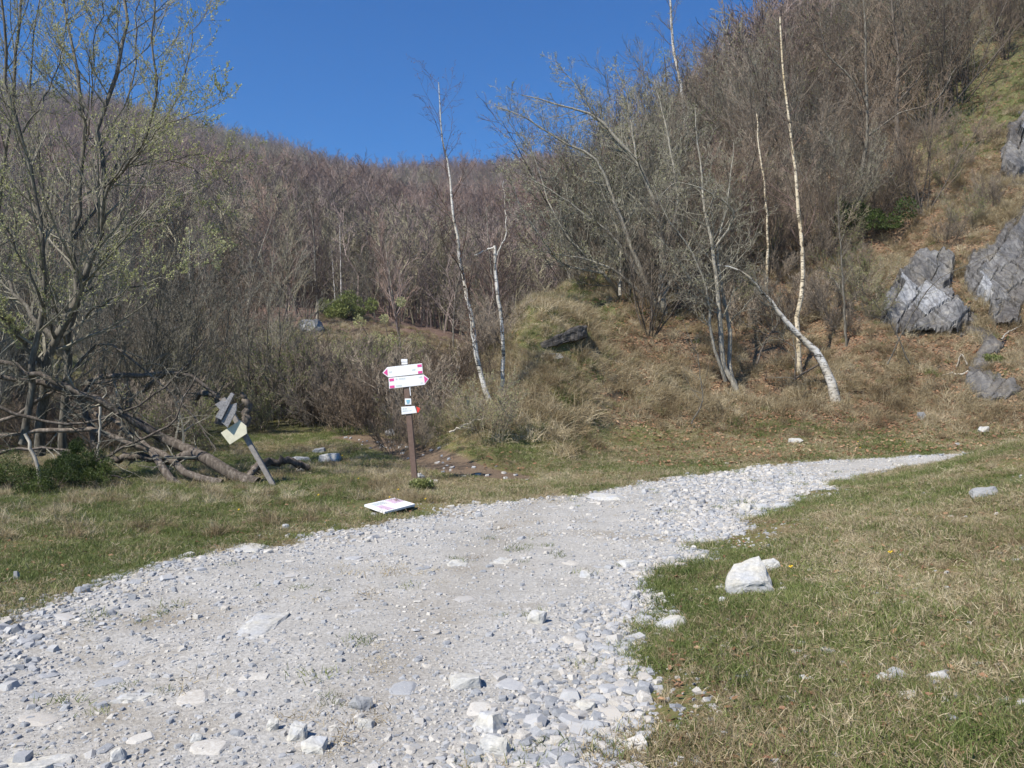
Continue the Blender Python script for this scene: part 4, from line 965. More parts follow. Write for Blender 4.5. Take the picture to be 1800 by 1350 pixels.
for i, (sp_, lab) in enumerate([([(592, 560, 60), (587, 500, 60), (583, 440, 60)], 'left one of two distant thin white birches above the green bush'), ([(600, 558, 60), (599, 470, 60), (597, 395, 60)], 'right one of two distant thin white birches above the green bush'),
                                ([(333, 560, 48), (334, 470, 48), (333, 405, 48)], 'distant white birch seen through the willow twigs'), ([(428, 610, 46), (427, 555, 46), (420, 500, 46)], 'distant thin birch left of the grey boulder')]):
    traced('birch_tree', [(sp_, .07 if i < 3 else .04, .02)], lab, 'birch', 'twig_far', [L2(14, 42, .3, 5, .1, .14, rr=.3, t0=.3), L2(5, 40, .5, 4, .0, .14, rmin=.01)], 0, 10 + i, sides=6)
# grey twiggy trees in the middle of the slope
dF = unproj(1292, 692).y
traced('grey_tree', [([(1298, 700, dF), (1290, 672, dF), (1270, 640, dF), (1267, 583, dF), (1262, 540, dF), (1253, 440, dF + .3), (1237, 357, dF + .5), (1233, 293, dF + .6), (1223, 233, dF + .7), (1222, 190, dF + .7)], .10, .012),
                     ([(1293, 690, dF), (1282, 640, dF + .2), (1284, 590, dF + .3), (1272, 520, dF + .4), (1262, 450, dF + .5), (1280, 340, dF + .7), (1290, 250, dF + .9)], .075, .01),
                     ([(1275, 670, dF), (1250, 590, dF - .3), (1244, 520, dF - .4), (1215, 440, dF - .6), (1170, 380, dF - .8), (1150, 330, dF - .9)], .055, .01),
                     ([(1262, 540, dF), (1220, 500, dF - .8), (1180, 440, dF - 1.2), (1150, 410, dF - 1.4)], .035, .008),
                     ([(1253, 440, dF + .3), (1290, 380, dF - .2), (1240, 335, dF - .5), (1190, 320, dF - .7), (1160, 345, dF - .8)], .04, .01)],
       'grey lichened tree with several crooked stems rooted by the straw tussocks', 'bark_pale', 'twig_grey', [L2(24, 50, .24, 6, .06, .16, rr=.4, t0=.25), L2(7, 45, .5, 5, .02, .18, rmin=.003), L2(4, 42, .5, 3, .0, .15, rmin=.005)], 1, 30, .028)
dG = unproj(1165, 548).y
traced('willow_tree', [([(1168, 560, dG), (1162, 520, dG), (1165, 450, dG), (1150, 360, dG), (1120, 287, dG), (1080, 240, dG), (1043, 203, dG), (993, 187, dG), (917, 167, dG)], .15, .014),
                       ([(1120, 287, dG), (1060, 225, dG + .2), (1017, 157, dG + .3), (973, 103, dG + .3)], .05, .010),
                       ([(1155, 540, dG), (1120, 460, dG - .3), (1077, 347, dG - .5), (1047, 280, dG - .6), (983, 247, dG - .7), (917, 203, dG - .8), (873, 187, dG - .8)], .10, .012),
                       ([(1135, 500, dG), (1080, 420, dG - .4), (1020, 370, dG - .6), (960, 330, dG - .8), (900, 300, dG - 1)], .07, .012),
                       ([(1130, 520, dG), (1070, 470, dG - .5), (1000, 450, dG - .8), (940, 440, dG - 1)], .065, .012),
                       ([(1165, 450, dG), (1190, 350, dG + .2), (1180, 270, dG + .3), (1165, 200, dG + .4), (1150, 140, dG + .5)], .07, .012),
                       ([(1120, 287, dG), (1110, 220, dG + .4), (1100, 160, dG + .5), (1080, 120, dG + .5)], .04, .01),
                       ([(1160, 540, dG), (1200, 450, dG - .2), (1230, 400, dG - .4), (1260, 330, dG - .5)], .065, .012)],
       'wide-spreading grey-green willow leaning left over the spur', 'bark_pale', 'twig_grey', [L2(26, 42, .22, 6, .07, .13, rr=.4, t0=.2, bias=(-.3, 0, .2)), L2(7, 40, .5, 5, .04, .15, rmin=.0065), L2(4, 40, .5, 3, .02, .15, rmin=.0055)], 2, 31, .035)
traced('willow_tree', [([(1095, 530, unproj(1095, 515).y), (1060, 480, 25), (1010, 430, 25.2), (970, 370, 25.4), (950, 310, 25.6), (930, 250, 25.8)], .07, .01), ([(1060, 480, 25), (1000, 470, 24.6), (940, 400, 24.4), (910, 350, 24.4), (895, 300, 24.4)], .05, .01), ([(1090, 520, 25), (1090, 430, 25.5), (1060, 340, 26), (1040, 270, 26)], .05, .01)],
       'pale bushy willow with silvery buds at the left tip of the spur', 'bark_pale', 'twig_grey', [L2(24, 42, .28, 6, .1, .13, rr=.4, t0=.15), L2(7, 40, .5, 5, .06, .15, rmin=.0065), L2(4, 40, .5, 3, .04, .15, rmin=.0055)], 2, 32, .04, leafmat='catkin')
traced('dark_tree', [([(1505, 400, dJ), (1508, 340, dJ), (1514, 300, dJ), (1525, 233, dJ), (1522, 150, dJ), (1521, 60, dJ), (1515, -40, dJ)], .11, .02), ([(1524, 240, dJ), (1555, 218, dJ), (1580, 200, dJ), (1640, 180, dJ), (1680, 120, dJ)], .05, .01), ([(1523, 180, dJ), (1490, 130, dJ), (1450, 90, dJ), (1440, 20, dJ)], .05, .01)],
       'grey forked tree growing above the evergreen patch', 'bark_grey', 'twig_brown', [L2(20, 45, .22, 6, .08, .14, rr=.4, t0=.3), L2(7, 40, .5, 5, .04, .15, rmin=.004), L2(4, 40, .5, 3, .02, .15, rmin=.004)], 0, 33)
traced('dark_tree', [([(1575, 290, dK), (1577, 233, dK), (1576, 170, dK), (1580, 110, dK), (1570, 40, dK), (1565, -60, dK)], .14, .03), ([(1577, 200, dK), (1540, 150, dK), (1530, 80, dK), (1500, 10, dK)], .06, .01), ([(1578, 180, dK), (1620, 130, dK), (1650, 70, dK), (1690, 10, dK)], .06, .01)],
       'dark thick-stemmed tree above the hollow under roots', 'bark_dark', 'twig_brown', [L2(22, 45, .25, 6, .08, .14, rr=.4, t0=.2), L2(7, 40, .5, 5, .04, .15, rmin=.004), L2(4, 40, .5, 3, .02, .15, rmin=.004)], 0, 34)
traced('grey_tree', [([(1440, 640, 21.5), (1395, 668, 21.2), (1400, 620, 21.3), (1300, 560, 22), (1290, 520, 22)], .03, .01), ([(1330, 640, 21.5), (1345, 600, 21.8), (1370, 560, 22), (1372, 500, 22)], .03, .008)],
       'low dead shrub between the grey tree and the bent birch', 'bark_dark', 'twig_grey', [L2(14, 50, .3, 5, .06, .16, rr=.5), L2(5, 45, .5, 4, .02, .16, rmin=.003)], 0, 35)
for i, (pts, lab) in enumerate([([(1215, 745, 19.3), (1235, 700, 19.5), (1228, 640, 19.7), (1200, 560, 20)], 'thin dark sapling leaning left below the grey tree'), ([(1560, 640, 20.5), (1600, 560, 20), (1640, 500, 19.5), (1760, 440, 19)], 'thin bare branch arching in front of the rock outcrop'),
                                ([(1600, 640, 21), (1560, 560, 21), (1500, 500, 21), (1440, 470, 21)], 'brittle bare shoot left of the rock outcrop'), ([(790, 760, 15.8), (820, 745, 15.9), (850, 735, 16)], 'curved pale fallen branch on the grass right of the signpost')]):
    traced('sapling' if i != 3 else 'fallen_branch', [(pts, .022, .006)], lab, 'bark_grey' if i != 3 else 'pale_wood', 'twig_grey', [L2(12, 45, .3, 5, .05, .15, rr=.5), L2(4, 40, .5, 3, .03, .15, rmin=.0025)], 0, 40 + i, sides=5)
for i, (pts, lab) in enumerate([([(1702, 655, 22), (1690, 662, 22), (1672, 658, 22), (1655, 663, 22)], 'pale fallen branch lying left of the rounded slab'), ([(1700, 645, 22), (1695, 632, 22), (1690, 625, 22), (1680, 648, 22)], 'forked bleached twig beside the rock gully'), ([(1760, 600, 22), (1775, 585, 22), (1795, 575, 22)], 'pale dead branch right of the rock gully')]):
    log('fallen_branch', [([(a, b - 3, float(unproj(a, b).y) - .15) for a, b, c in pts], .03, .014)], lab, 'pale_wood', 'branch', None, 6, 60 + i, bumpy=.01)

# ---- repeated trees: kinds built once, then copied with their parts
def hazel(rg, h=6.5, stems=8, fat=1.0, spread=22, rm=.0075, nc=3):
    T = MB(); C = MB(); P = []; R = []; L = []
    for s in range(stems):
        az = rg.uniform(0, 6.283); le = math.radians(abs(rg.normal(spread, 10))); H = h * rg.uniform(.6, 1.1); m = 9
        d = np.array([math.cos(az) * math.sin(le), math.sin(az) * math.sin(le), math.cos(le)]); pt = np.array([math.cos(az) * .15, math.sin(az) * .15, -.2]); pts = [pt]
        for k in range(m - 1):
            d = norm(d + rg.normal(0, .08, 3) + np.array([0, 0, .06])); pts.append(pts[-1] + d * H / (m - 1))
        P.append(pts); r0 = .04 * fat * H / 6 * rg.uniform(.7, 1.3); R.append(r0 * np.linspace(1, .2, m)); L.append(H)
    P = np.array(P); R = np.array(R); L = np.array(L); T.tube(P, R, 5)
    a = kids(P, R, L, rg, 14, t0=.2, ang=34, lr=.36, m=5, up=.08, wig=.12, rr=.5, rmin=rm * 1.15); C.tube(a[0], a[1], 3)
    b = kids(*a, rg, 7, t0=.15, ang=34, lr=.5, m=4, up=.06, wig=.14, rr=.6, rmin=rm); C.tube(b[0], b[1], 3)
    c = kids(*b, rg, nc, t0=.2, ang=36, lr=.55, m=3, up=.04, wig=.14, rr=.7, rmin=rm * .85); C.tube(c[0], c[1], 3)
    return T, C, c[0]
def forest_tree(rg, h=10, rm=.012):
    T = MB(); C = MB(); m = 9; d = np.array([0, 0, 1.]); pts = [np.array([0, 0, -.3])]
    for k in range(m - 1):
        d = norm(d + rg.normal(0, .06, 3) + np.array([0, 0, .1])); pts.append(pts[-1] + d * h / (m - 1))
    P = np.array([pts]); R = (.011 * h * np.linspace(1, .15, m))[None]; T.tube(P, R, 5)
    a = kids(P, R, np.array([h]), rg, 30, t0=.18, ang=38, lr=.36, m=5, up=.12, wig=.1, rr=.5, rmin=rm, shrink=.65); C.tube(a[0], a[1], 3)
    b = kids(*a, rg, 8, t0=.15, ang=34, lr=.5, m=4, up=.08, wig=.12, rr=.6, rmin=rm * .9); C.tube(b[0], b[1], 3)
    c = kids(*b, rg, 4, t0=.2, ang=34, lr=.5, m=3, up=.06, wig=.12, rr=.7, rmin=rm * .8); C.tube(c[0], c[1], 3)
    return T, C, c[0]
def proto(name, T, C, tm, cm, leaf=None):
    r = bpy.data.objects.new(name, None); r.empty_display_size = .3
    t = bpy.data.objects.new('trunk', T.mesh('trunk', [M[tm]], True)); t.parent = r
    c = bpy.data.objects.new('crown', C.mesh('crown', [M[cm]] + ([M[leaf]] if leaf else []), False)); c.parent = r
    return [r, t, c]
def place(pr, loc, s, rz, label, cat, group, tilt=(0, 0)):
    r = pr[0].copy(); COL.objects.link(r); r.location = loc; r.scale = (s, s, s); r.rotation_euler = (tilt[0], tilt[1], rz); tag(r, label, cat, group)
    for c in pr[1:]:
        q = c.copy(); q.parent = r; COL.objects.link(q)
    return r
tr = np.random.default_rng(303)
HZL = []
for i in range(7):
    T, C, last = hazel(tr, 6.5, 9, 1.0, 18 + 3 * i % 12)
    leaf = None
    if i in (2, 5): bud_on(C, last, tr, 1, .05, 1); leaf = 'bud'
    HZL.append(proto('bare_tree', T, C, ['bark_dark', 'bark_grey'][i % 2], ['twig_brown', 'twig_grey', 'twig_red', 'twig_pale', 'twig_brown', 'twig_grey', 'twig_pale'][i], leaf))
FOR = [proto('bare_tree', *forest_tree(tr, 10)[:2], ['bark_pale', 'twig_far'][i % 2], ['twig_far', 'twig_rust', 'twig_far', 'twig_olive', 'twig_far'][i]) for i in range(5)]
def shrub_k(rg, h=2.2, n=16, leaf=0):
    T, C, last = hazel(rg, h, n, .6, 32, .0058, 2)
    if leaf: bud_on(C, last, rg, leaf, .035, 1)
    return T, C
SHR = [proto('bare_shrub', *shrub_k(tr, 2.2, 14, [0, 4, 0, 0][i]), ['bark_dark', 'bark_grey'][i % 2], ['twig_pale', 'twig_pale', 'twig_pale', 'twig_brown'][i], ['bud' if j == 1 else None for j in range(4)][i]) for i in range(4)]

def gz(x, y): return float(ground(np.array([x]), np.array([y]))[0])
def fill(n, kinds, cond, d0, d1, px0, px1, s0, s1, label, cat, group, mind=1.0, power=1.2, seed=0):
    rg = np.random.default_rng(seed); pts = []; tries = 0
    while len(pts) < n and tries < 20000:
        tries += 1
        x, y, px = sample(1, d0, d1, power, px0, px1, rg); x, y, px = x[0], y[0], px[0]
        z = gz(x, y); py = HZ - (z - CAMZ) / y * F
        if not cond(px, py, y): continue
        if any((x - a) ** 2 + (y - b) ** 2 < mind ** 2 for a, b in pts): continue
        pts.append((x, y))
        place(kinds[int(rg.integers(0, len(kinds)))], (x, y, z), rg.uniform(s0, s1), rg.uniform(0, 6.28), label, cat, group, (rg.normal(0, .06), rg.normal(0, .06)))
    return len(pts)
def seg(px, pts):   # piecewise-linear limit row for a column
    return np.interp(px, [a for a, _ in pts], [b for _, b in pts])
# wooded slope on the right: only above this line of the photo
lim_r = [(900, 560), (1050, 500), (1150, 500), (1250, 470), (1330, 400), (1450, 370), (1560, 300), (1640, 230), (1720, 160), (1800, 110), (1950, 20)]
fill(180, HZL, lambda px, py, d: py < seg(px, lim_r), 26, 72, 960, 1930, .75, 1.15, 'bare brown-twigged tree in the thicket on the right slope', 'tree', 'bare trees on the right slope', 1.1, 1.0, 11)
# brush behind the signpost and around the willow
fill(70, SHR, lambda px, py, d: py < 765 and not (px > 770 and py > 640), 19, 34, 430, 880, .7, 1.25, 'bare grey-brown shrub in the brush behind the signpost', 'shrub', 'bare shrubs behind the signpost', .8, 1.0, 12)
fill(18, SHR[1:2], lambda px, py, d: py < 745 and not (px > 770 and py > 640), 20, 36, 420, 800, .8, 1.3, 'shrub with a haze of fresh yellow-green buds behind the signpost', 'shrub', 'budding shrubs behind the signpost', 1.0, 1.0, 31)
fill(60, SHR + HZL[:2], lambda px, py, d: py < 740, 22, 48, -120, 480, .6, .95, 'bare shrub on the rough meadow behind the willow', 'shrub', 'bare shrubs behind the willow', 1.0, 1.0, 13)
fill(16, SHR, lambda px, py, d: py < 800 and py > 560, 15, 26, 690, 900, .35, .7, 'small bare shrub around the birch on the spur edge', 'shrub', 'small shrubs by the birch', .5, 1.0, 14)
fill(100, FOR + HZL[:2], lambda px, py, d: True, 46, 100, -160, 940, .7, 1.1, 'bare tree at the foot of the far mountain wood', 'tree', 'bare trees at the mountain foot', 2.2, 1.0, 15)
fill(9, [HZL[1], HZL[2], HZL[5]], lambda px, py, d: 455 < py < 525, 23, 32, 1000, 1290, .6, .85, 'grey-green budding tree in the tangle on the spur', 'tree', 'budding trees in the tangle on the spur', 1.0, 1.0, 18)
fill(22, HZL, lambda px, py, d: seg(px, lim_r) < py < seg(px, lim_r) + 90, 20, 40, 1120, 1540, .5, .75, 'small bare tree at the lower edge of the slope thicket', 'tree', 'small bare trees at the thicket edge', 1.0, 1.0, 19)
fill(26, SHR + [HZL[0]], lambda px, py, d: 230 < py < 440, 24, 44, 1440, 1760, .45, .8, 'bare shrub on the steep straw slope above the rocks', 'shrub', 'bare shrubs above the rocks', .8, 1.0, 24)
fill(62, SHR, lambda px, py, d: 380 < py < (505 if px < 1230 else 590) and not (px > 1530 and py > 430), 19, 34, 1020, 1560, .5, .9, 'grey leafless shrub on the slope among the traced birches'.replace('traced ', ''), 'shrub', 'grey shrubs on the slope', 1.0, 1.0, 16)
fill(52, SHR + HZL[1:2], lambda px, py, d: py < 800, 14, 23, -160, 330, .5, .9, 'bare shrub tangled in the brush around the fallen trunks', 'shrub', 'shrubs around the fallen trunks', .7, 1.0, 17)
# far wood: one mass
def far_wood():
    k = []
    for i in range(6):
        mb = MB(); rg = np.random.default_rng(600 + i); m = 6; h = 10
        P = np.array([[[rg.normal(0, .12) * q, rg.normal(0, .12) * q, -.4 + q * h / (m - 1)] for q in range(m)]]); R = (.11 * np.linspace(1, .2, m))[None]; mb.tube(P, R, 3, 1 if i % 3 == 0 else 0)
        a = kids(P, R, np.array([h]), rg, 20, t0=.15, ang=46, lr=.42, m=4, up=.09, wig=.1, rr=.5, rmin=.03, shrink=.6); mb.tube(a[0], a[1], 3)
        b = kids(*a, rg, 7, t0=.15, ang=34, lr=.5, m=3, up=.08, wig=.12, rr=.6, rmin=.022); mb.tube(b[0], b[1], 3)
        k.append(mb.mesh('far_tree', [M[['twig_far', 'twig_far', 'twig_rust', 'twig_far', 'twig_olive', 'twig_rust'][i]], M['twig_far']]))
    rg = np.random.default_rng(41)
    x, y, px = sample(16500, 62, 400, .8, -160, 1150, rg)
    s = rg.uniform(.6, 1.1, len(x)) * (.8 + .5 * fbm(x * .02, y * .02, 4, 3))
    rot = np.stack([rg.normal(0, .05, len(x)), rg.normal(0, .05, len(x)), rg.uniform(0, 6.28, len(x))], -1)
    q = fbm(x * .018, y * .018, 66, 3) + rg.normal(0, .07, len(x))
    pick = np.where(q > .56, rg.choice([4, 4, 0], len(x)), np.where(q < .44, rg.choice([2, 5], len(x)), rg.choice([0, 1, 3], len(x))))
    s = s * np.where(q > .56, .85, 1.0) * (1 + rg.normal(0, .12, len(x)))
    o = scatter('far_wood', np.stack([x, y, ground(x, y)], -1), rot, s, pick, k)
    tag(o, 'bare purplish beech wood covering the far mountainside', 'wood')
    x, y, px = sample(3200, 50, 170, 1.1, 1060, 2000, rg)
    s = rg.uniform(.6, .95, len(x)); rot = np.stack([rg.normal(0, .05, len(x)), rg.normal(0, .05, len(x)), rg.uniform(0, 6.28, len(x))], -1)
    o = scatter('slope_wood', np.stack([x, y, ground(x, y)], -1), rot, s, rg.integers(0, 6, len(x)), k)
    tag(o, 'bare brown wood on the skyline of the right slope', 'wood')
far_wood()

# evergreen and leafy bushes
def leafy(name, c, size, n, leafmat, label, lsize, seed, clumps=14, dirup=.4, wide=.4, needles=False):
    rg = np.random.default_rng(seed); mb = MB(); stems = MB()
    cc = rg.normal(0, .45, (clumps, 3)); cc[:, 2] = np.abs(cc[:, 2]) * .9 + .1; cc *= np.array(size)
    cr = rg.uniform(.18, .38, clumps) * min(size[0], size[1])
    P = np.stack([np.zeros((clumps, 3)), cc * .5 + rg.normal(0, .05, (clumps, 3)), cc], 1); stems.tube(P, np.tile([[.02, .014, .006]], (clumps, 1)) * max(size) / 1.5, 4)
    which = rg.integers(0, clumps, n); dv = norm(rg.normal(0, 1, (n, 3))); pos = cc[which] + dv * (cr[which] * rg.uniform(.2, 1, n) ** .5)[:, None]; pos[:, 2] = np.maximum(pos[:, 2], .02)
    leaves_at(mb, pos, dv * .6 + np.array([0, 0, dirup]), lsize, rg, 0, wide)
    root = bpy.data.objects.new(name, None); COL.objects.link(root); root.location = c; tag(root, label, 'bush')
    link('stems', stems.mesh('stems', [M['bark_dark']], True), root); link('foliage', mb.mesh('foliage', [M[leafmat]]), root)
    return root
def gpt(px, py): v = unproj(px, py); return (v.x, v.y, v.z)
def on(px, d): x = (px - 900) / F * d; return (x, d, gz(x, d))
leafy('juniper_bush', on(128, 11.9), (.35, .35, 1.15), 14000, 'juniper', 'upright feathery green juniper beside the short stick', .035, 1, 22, .9, .22)
leafy('juniper_bush', on(160, 11.6), (.55, .4, .5), 11000, 'juniper', 'low green juniper clump under the willow', .035, 2, 18, .6, .22)
leafy('juniper_bush', on(20, 11.3), (.8, .5, .5), 13000, 'juniper', 'dark spreading juniper clump at the left edge', .035, 3, 18, .5, .22)
leafy('juniper_bush', on(95, 11.2), (.5, .4, .4), 9000, 'juniper', 'dark low juniper clump behind the crooked stick', .035, 8, 14, .5, .22)
leafy('evergreen_bush', gpt(1500, 410), (1.5, 1.2, 1.2), 9000, 'ivy', 'dark green evergreen patch high on the right slope', .10, 4, 20)
leafy('green_bush', gpt(612, 560), (2.2, 1.6, 1.6), 9000, 'fresh', 'fresh green bush behind the far grey boulder', .16, 5, 20)
leafy('green_bush', on(660, 32), (1.7, 1.0, 2.3), 6000, 'fresh', 'pale green leafing shrub left of the signpost birch', .07, 6, 26)
leafy('green_bush', on(700, 38), (2.0, 1.2, 3.6), 7000, 'bud', 'tall yellow-green budding shrub above the signpost', .09, 7, 30)
leafy('green_bush', on(345, 40), (1.9, 1.2, 3.2), 6000, 'bud', 'yellow-green budding bush beyond the arched dead branch', .08, 21, 26)
leafy('green_bush', on(455, 36), (1.6, 1.2, 1.6), 5000, 'bud', 'low pale green bush left of the far boulder', .07, 22, 20)
leafy('green_bush', on(1190, 52), (2.4, 2, 7.5), 5200, 'bud', 'tall pale green leafing crown on the skyline by the high birch', .11, 23, 30)
leafy('weed', gpt(745, 862), (.3, .2, .12), 1500, 'grass', 'low green weeds in front of the signpost foot', .05, 9, 14)
leafy('weed', gpt(1750, 636), (.5, .3, .15), 1500, 'grass', 'green weed patch right of the rock gully', .07, 10, 12)

# ------------------------------------------------------------------ signs
M['post'] = flat_mat('brown_post', (.17, .115, .09), .7, .2, 18)
M['sign_white'] = flat_mat('sign_white', (.86, .86, .87), .35, .03)
M['sign_pink'] = flat_mat('sign_pink', (.72, .09, .30), .4, .06)
M['sign_red'] = flat_mat('sign_red', (.75, .06, .05), .4, .06)
M['sign_ink'] = flat_mat('sign_faded_ink', (.58, .64, .62), .5, .05)
M['sign_blue'] = flat_mat('sign_blue', (.22, .47, .6), .5, .1)
M['weathered'] = flat_mat('weathered_board', (.24, .235, .235), .8, .45, 40)
M['weathered_edge'] = flat_mat('weathered_post', (.25, .23, .21), .8, .25, 26)
M['yellow_board'] = flat_mat('yellow_board', (.64, .61, .46), .7, .12, 12)
M['map_mauve'] = flat_mat('map_print', (.56, .42, .52), .5, .25, 30)
def plate(name, pix, d, mat, parent, thick=.012, off=0.0, basept=None):
    """flat board through photo points at one depth, given thickness"""
    pts = [at(a, b, d - off) for a, b in pix]
    bm = bmesh.new()
    f = [bm.verts.new(q) for q in pts]; bk = [bm.verts.new(q + Vector((0, thick, 0))) for q in pts]
    bm.faces.new(f); bm.faces.new(list(reversed(bk)))
    n = len(pts)
    for i in range(n): bm.faces.new((f[i], bk[i], bk[(i + 1) % n], f[(i + 1) % n]))
    bmesh.ops.recalc_face_normals(bm, faces=list(bm.faces))
    o0 = parent.location if parent else Vector((0, 0, 0))
    for v in bm.verts: v.co -= o0
    if thick >= .01:
        bmesh.ops.bevel(bm, geom=list(bm.edges), offset=.0015, segments=1, affect='EDGES')
    me = bpy.data.meshes.new(name); bm.to_mesh(me); bm.free(); me.materials.append(M[mat])
    return link(name, me, parent)
def quad_on(c, u0, v0, u1, v1):
    """sub-rectangle of a photo quad c = TL,TR,BR,BL"""
    def pt(u, v):
        a = np.array(c, float); t = a[0] * (1 - u) + a[1] * u; b = a[3] * (1 - u) + a[2] * u; return tuple(t * (1 - v) + b * v)
    return [pt(u0, v0), pt(u1, v0), pt(u1, v1), pt(u0, v1)]
def signpost():
    d = unproj(730, 845).y
    root = bpy.data.objects.new('signpost', None); COL.objects.link(root); root.location = at(730, 846, d)
    tag(root, 'brown wooden hiking signpost with white and pink arrow boards', 'signpost')
    bm = bmesh.new(); w = 5.0 * d / F
    lo = at(730.5, 856, d) - root.location; hi = at(710.6, 633, d) - root.location
    vs = [bm.verts.new(b + Vector((sx * w, sy * w, 0))) for b in (lo, hi) for sx, sy in ((-1, -1), (1, -1), (1, 1), (-1, 1))]
    for a in range(4): bm.faces.new((vs[a], vs[(a + 1) % 4], vs[4 + (a + 1) % 4], vs[4 + a]))
    bm.faces.new(vs[4:]); bm.faces.new(list(reversed(vs[:4]))); bmesh.ops.recalc_face_normals(bm, faces=list(bm.faces))
    bmesh.ops.bevel(bm, geom=list(bm.edges), offset=.006, segments=2, affect='EDGES')
    me = bpy.data.meshes.new('post'); bm.to_mesh(me); bm.free(); me.materials.append(M['post']); link('post', me, root)
    f = d - w - .004
    def ink(parent, q, rows, mat='sign_ink'):
        for (u0, v0, u1, v1) in rows:
            # broken strokes of lettering too worn to read
            k = max(2, int((u1 - u0) * 34)); mbm = bmesh.new()
            r = random.Random(int(u0 * 1000 + v0 * 77))
            for i in range(k):
                if r.random() < .16: continue
                a = u0 + (u1 - u0) * i / k; b = a + (u1 - u0) / k * r.uniform(.5, .8); vv = v0 + (v1 - v0) * r.choice([0, 0, .25])
                pts = [at(x, y, f - .0145) - root.location for x, y in quad_on(q, a, vv, b, v1)]
                mbm.faces.new([mbm.verts.new(p_) for p_ in pts])
            g = bmesh.ops.extrude_face_region(mbm, geom=list(mbm.faces)); [setattr(v, 'co', v.co + Vector((0, .003, 0))) for v in g['geom'] if isinstance(v, bmesh.types.BMVert)]
            m2 = bpy.data.meshes.new('lettering'); mbm.to_mesh(m2); mbm.free(); m2.materials.append(M[mat]); link('lettering', m2, parent)
    def loc0(o): return o
    a1 = plate('arrow_board', [(672.2, 655.5), (680.7, 645.4), (741.8, 638.6), (743.6, 656.7), (682.5, 663.3)], f, 'sign_white', root, .012, .012)
    a2 = plate('arrow_board', [(682.9, 664.4), (744.4, 658.4), (754, 665.9), (746.4, 676.4), (684.3, 683.5)], f, 'sign_white', root, .012, .012)
    q1 = [(680.7, 645.4), (741.8, 638.6), (743.6, 656.7), (682.5, 663.3)]; q2 = [(682.9, 664.4), (744.4, 658.4), (746.4, 676.4), (684.3, 683.5)]
    class PZ: pass
    def deco(parent, pix, mat, t=.003, off=.0145):
        o = plate('marking', pix, f, mat, root, t, off); o.parent = parent; return o
    deco(a1, [(674, 655.3), (680.6, 648.4), (681.6, 660.6)], 'sign_pink'); deco(a2, [(745, 660.4), (752.3, 666), (746.6, 673.6)], 'sign_pink')
    deco(a1, quad_on(q1, .86, .08, .985, .33), 'sign_pink'); deco(a1, quad_on(q1, .86, .72, .985, .96), 'sign_pink')
    deco(a2, quad_on(q2, .02, .08, .15, .33), 'sign_pink'); deco(a2, quad_on(q2, .02, .72, .15, .96), 'sign_pink')
    ink(a1, q1, [(.03, .42, .12, .58), (.7, .42, .84, .6)]); ink(a2, q2, [(.2, .1, .48, .25), (.2, .74, .36, .88), (.86, .12, .96, .28), (.86, .7, .96, .84)])
    plate('top_plate', [(705.2, 631.3), (716, 631.1), (716.1, 636.1), (705.3, 636.3)], f, 'sign_white', root, .01, .012)
    plate('top_plate', [(705.8, 637.2), (716.3, 636.8), (716.4, 640.4), (705.9, 641)], f, 'sign_white', root, .01, .012)
    q = [(706, 631.3), (715.5, 631.1), (715.6, 636.1), (706.1, 636.3)]; tp = root.children[-1]
    plate('metal_strip', [(719.4, 680), (720.9, 680), (722.3, 695.5), (721, 695.5)], f, 'sign_white', root, .01, .004)
    pl = plate('number_plate', [(711.6, 700.7), (722.7, 700.5), (723, 711.1), (711.9, 711.5)], f, 'sign_white', root, .01, .012)
    deco(pl, [(714, 703), (720.4, 702.8), (720.6, 706), (714.4, 706.6)], 'sign_blue'); deco(pl, [(715, 707.2), (720, 706.8), (719.4, 709.2), (715.6, 709.6)], 'sign_blue')
    low = plate('arrow_board', [(705.3, 715.3), (728.9, 713.6), (732.9, 725.6), (706.2, 728.7)], f, 'sign_white', root, .012, .012)
    deco(low, [(732, 714.5), (738.7, 718), (735.8, 724.9), (733.4, 725.2)], 'sign_red', .012, .011)
    ink(low, [(705.3, 715.3), (728.9, 713.6), (732.9, 725.6), (706.2, 728.7)], [(.08, .2, .4, .35), (.08, .5, .7, .62)])
signpost()
